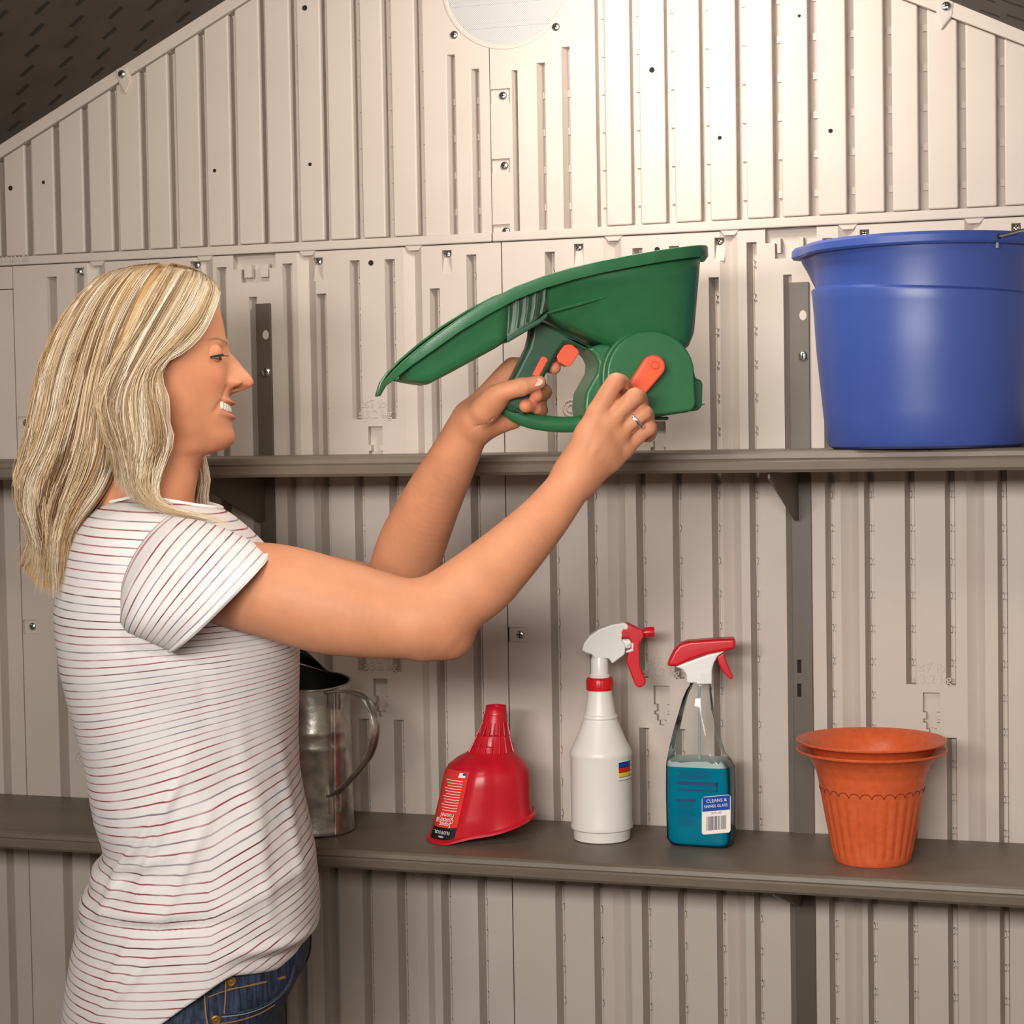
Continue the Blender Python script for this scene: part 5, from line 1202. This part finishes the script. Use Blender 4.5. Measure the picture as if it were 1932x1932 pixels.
GE = [hg(g) for g in ([(400, 560, .03), (392, 620, .066), (376, 700, .082), (372, 780, .086), (378, 840, .082), (388, 880, .078), (392, 910, .076), (388, 938, .070), (396, 962, .050), (424, 985, .010)], [(390, 560, .04), (372, 640, .078), (356, 720, .090), (352, 800, .090), (362, 850, .086), (376, 890, .080), (380, 920, .076), (376, 950, .066), (386, 972, .040), (404, 990, .005)])]
def head_c(e, z):                                # half width of the head at forward position e and height z (vectorised)
    zt = np.array([pp(300, y, 0).z for y in range(500, 985, 4)])[::-1]; yt = np.arange(500, 985, 4)[::-1]
    y = np.interp(z, zt, yt); x = 300+(e-np.interp(z, zt, [pp(300, yy, 0).x for yy in yt]))*SC
    g = lambda T: np.interp(y, [t[0] for t in T], [t[1] for t in T])
    xf, xb, w, xs_ = g(prof_f), g(prof_b), g(half_w), g(side_x); d = np.where(x > xs_, (x-xs_)/(xf-xs_), (xs_-x)/(xs_-xb))
    c = w*np.sqrt(np.clip(1-d*d, 0, 1)); return np.where((y < 507), 0, c)
def clear(P, off=.004):
    P = P.copy(); c = head_c(P[:, 0], P[:, 2])+off; s_ = np.where(P[:, 1].mean() >= 0, 1, -1); ins = (np.abs(P[:, 1]) < c) & (c > off+.002)
    w = np.clip(np.arange(len(P))/2.0, 0, 1); P[:, 1] = np.where(ins, s_*c, P[:, 1]); return P
def resamp(g, n=30):
    s_ = spline(g, 10); L = [0]
    for a, b in zip(s_[:-1], s_[1:]): L.append(L[-1]+(b-a).length)
    P = np.array([tuple(p) for p in s_]); t = np.linspace(0, L[-1], n); Q = np.stack([np.interp(t, L, P[:, k]) for k in range(3)], 1); return clear(Q, .010)
HR_V, HR_F, HR_C = [], [], []
nv = 0
BL = [np.array(lin(*c)[:3]) for c in ((238, 221, 192), (224, 201, 164), (208, 182, 141), (236, 219, 194), (192, 162, 123), (164, 134, 100), (244, 231, 209))]
BLD = [np.array(lin(*c)[:3]) for c in ((168, 130, 88), (142, 106, 70), (190, 152, 104), (206, 170, 118), (120, 88, 58))]
def add_strand(path, r0, colr, root):
    global nv
    n = len(path); T = np.gradient(path, axis=0); T /= np.linalg.norm(T, axis=1)[:, None]+1e-9
    ref = np.array([.3, .9, .1]); a = np.cross(T, ref); a /= np.linalg.norm(a, axis=1)[:, None]+1e-9; b = np.cross(T, a)
    f = np.linspace(0, 1, n); rad = r0*np.clip(np.minimum((1-f)/.18, 1), .08, 1)*np.clip(.6+f*3, .6, 1)
    for k in range(3):
        an = 2*math.pi*k/3; HR_V.append(path+(a*math.cos(an)+b*math.sin(an))*rad[:, None])
    idx = np.arange(n-1)
    for k in range(3):
        k2 = (k+1) % 3; HR_F.append(np.stack([nv+k*n+idx, nv+k2*n+idx, nv+k2*n+idx+1, nv+k*n+idx+1], 1))
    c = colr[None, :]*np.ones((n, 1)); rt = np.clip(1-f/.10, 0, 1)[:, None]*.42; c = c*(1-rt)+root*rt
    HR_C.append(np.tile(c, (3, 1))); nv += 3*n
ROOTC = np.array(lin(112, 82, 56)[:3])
def group(G, nlock, per, pal, spread=.0075, r=.00055, inward=.012, cut=.14, wav=.004, stray=.03):
    R_ = np.array([resamp(g) for g in G]); n = R_.shape[1]; m = len(G)
    def at(u):
        u = min(max(u, 0), m-1-1e-6); i = int(u); f = u-i; return R_[i]*(1-f)+R_[i+1]*f
    tt = np.linspace(0, 1, n)[:, None]
    for l in range(nlock):
        u = (l+rng.uniform(.1, .9))/nlock*(m-1); base = at(u); lay = rng.uniform(0, 1)**1.5
        ph = rng.uniform(0, 6.28); fq = rng.uniform(1.6, 2.6); amp = wav*rng.uniform(.3, 1)
        ctr = np.array([0, 0, 0.0]); side = np.sign(base[:, 1:2].mean()+1e-9)
        wave = np.concatenate([amp*np.sin(fq*6.28*tt+ph), .6*amp*np.cos(fq*6.28*tt+ph*1.3), np.zeros_like(tt)], 1)*np.clip(tt*2.2-.3, 0, 1)
        base = base+wave; base[:, 1:2] -= side*inward*lay*np.clip(tt*3, 0, 1)
        lc = pal[rng.integers(len(pal))]; root_l = rng.uniform(.7, 1.15)
        tipcut = rng.uniform(1-cut, 1)
        for k in range(per):
            o = rng.normal(0, 1, 3)*spread*np.array([.5, .40, .15]); cl = (1-.72*np.sin(np.pi*np.clip(tt, 0, 1)**.8)*.5)*np.clip(.30+tt*1.6, 0, 1)
            p = clear(base+o[None, :]*cl, .0045)
            if rng.random() < stray: p = p+np.cumsum(rng.normal(0, 1, (n, 3)), 0)*.0006
            e = max(8, int(n*min(1, tipcut*rng.uniform(.94, 1)))); c = lc*rng.uniform(.86, 1.12); c = c*.75+pal[rng.integers(len(pal))]*.25
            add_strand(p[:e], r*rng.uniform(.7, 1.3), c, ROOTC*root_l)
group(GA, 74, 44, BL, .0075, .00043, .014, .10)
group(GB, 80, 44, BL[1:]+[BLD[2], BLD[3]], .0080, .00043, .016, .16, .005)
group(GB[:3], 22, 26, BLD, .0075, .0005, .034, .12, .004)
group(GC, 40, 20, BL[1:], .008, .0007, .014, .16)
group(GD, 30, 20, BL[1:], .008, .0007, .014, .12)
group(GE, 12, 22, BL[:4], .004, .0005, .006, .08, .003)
HV_ = np.concatenate(HR_V); HF_ = np.concatenate(HR_F); HC_ = np.concatenate(HR_C)
me = bpy.data.meshes.new('hair'); me.from_pydata(HV_.tolist(), [], HF_.tolist()); ca = me.color_attributes.new('tint', 'FLOAT_COLOR', 'POINT')
ca.data.foreach_set('color', np.concatenate([HC_, np.ones((len(HC_), 1))], 1).ravel()); hair = link('hair', me, M_hair, person, smooth=True, angle=180); hair['kind'] = 'stuff'
# under-layer that keeps the scalp covered
def shell(G, off, pal):
    R_ = np.array([resamp(g, 30) for g in G]); m = len(G); V = []; C_ = []
    nu = (m-1)*8+1
    for a in range(nu):
        u = min(a/8, m-1-1e-6); i = int(u); f = u-i; row = R_[i]*(1-f)+R_[i+1]*f; side = np.sign(row[:, 1].mean()+1e-9)
        row = row.copy(); row[:, 1] -= side*off; row = clear(row, .003); V += [tuple(p) for p in row]; C_ += [pal]*30
    o = mk('hair_underlayer', V, [(a*30+b, a*30+b+1, (a+1)*30+b+1, (a+1)*30+b) for a in range(nu-1) for b in range(29)], M_hair, hair, smooth=True)
    at = o.data.color_attributes.new('tint', 'FLOAT_COLOR', 'POINT'); at.data.foreach_set('color', np.array([list(c)+[1] for c in C_]).ravel()); return o
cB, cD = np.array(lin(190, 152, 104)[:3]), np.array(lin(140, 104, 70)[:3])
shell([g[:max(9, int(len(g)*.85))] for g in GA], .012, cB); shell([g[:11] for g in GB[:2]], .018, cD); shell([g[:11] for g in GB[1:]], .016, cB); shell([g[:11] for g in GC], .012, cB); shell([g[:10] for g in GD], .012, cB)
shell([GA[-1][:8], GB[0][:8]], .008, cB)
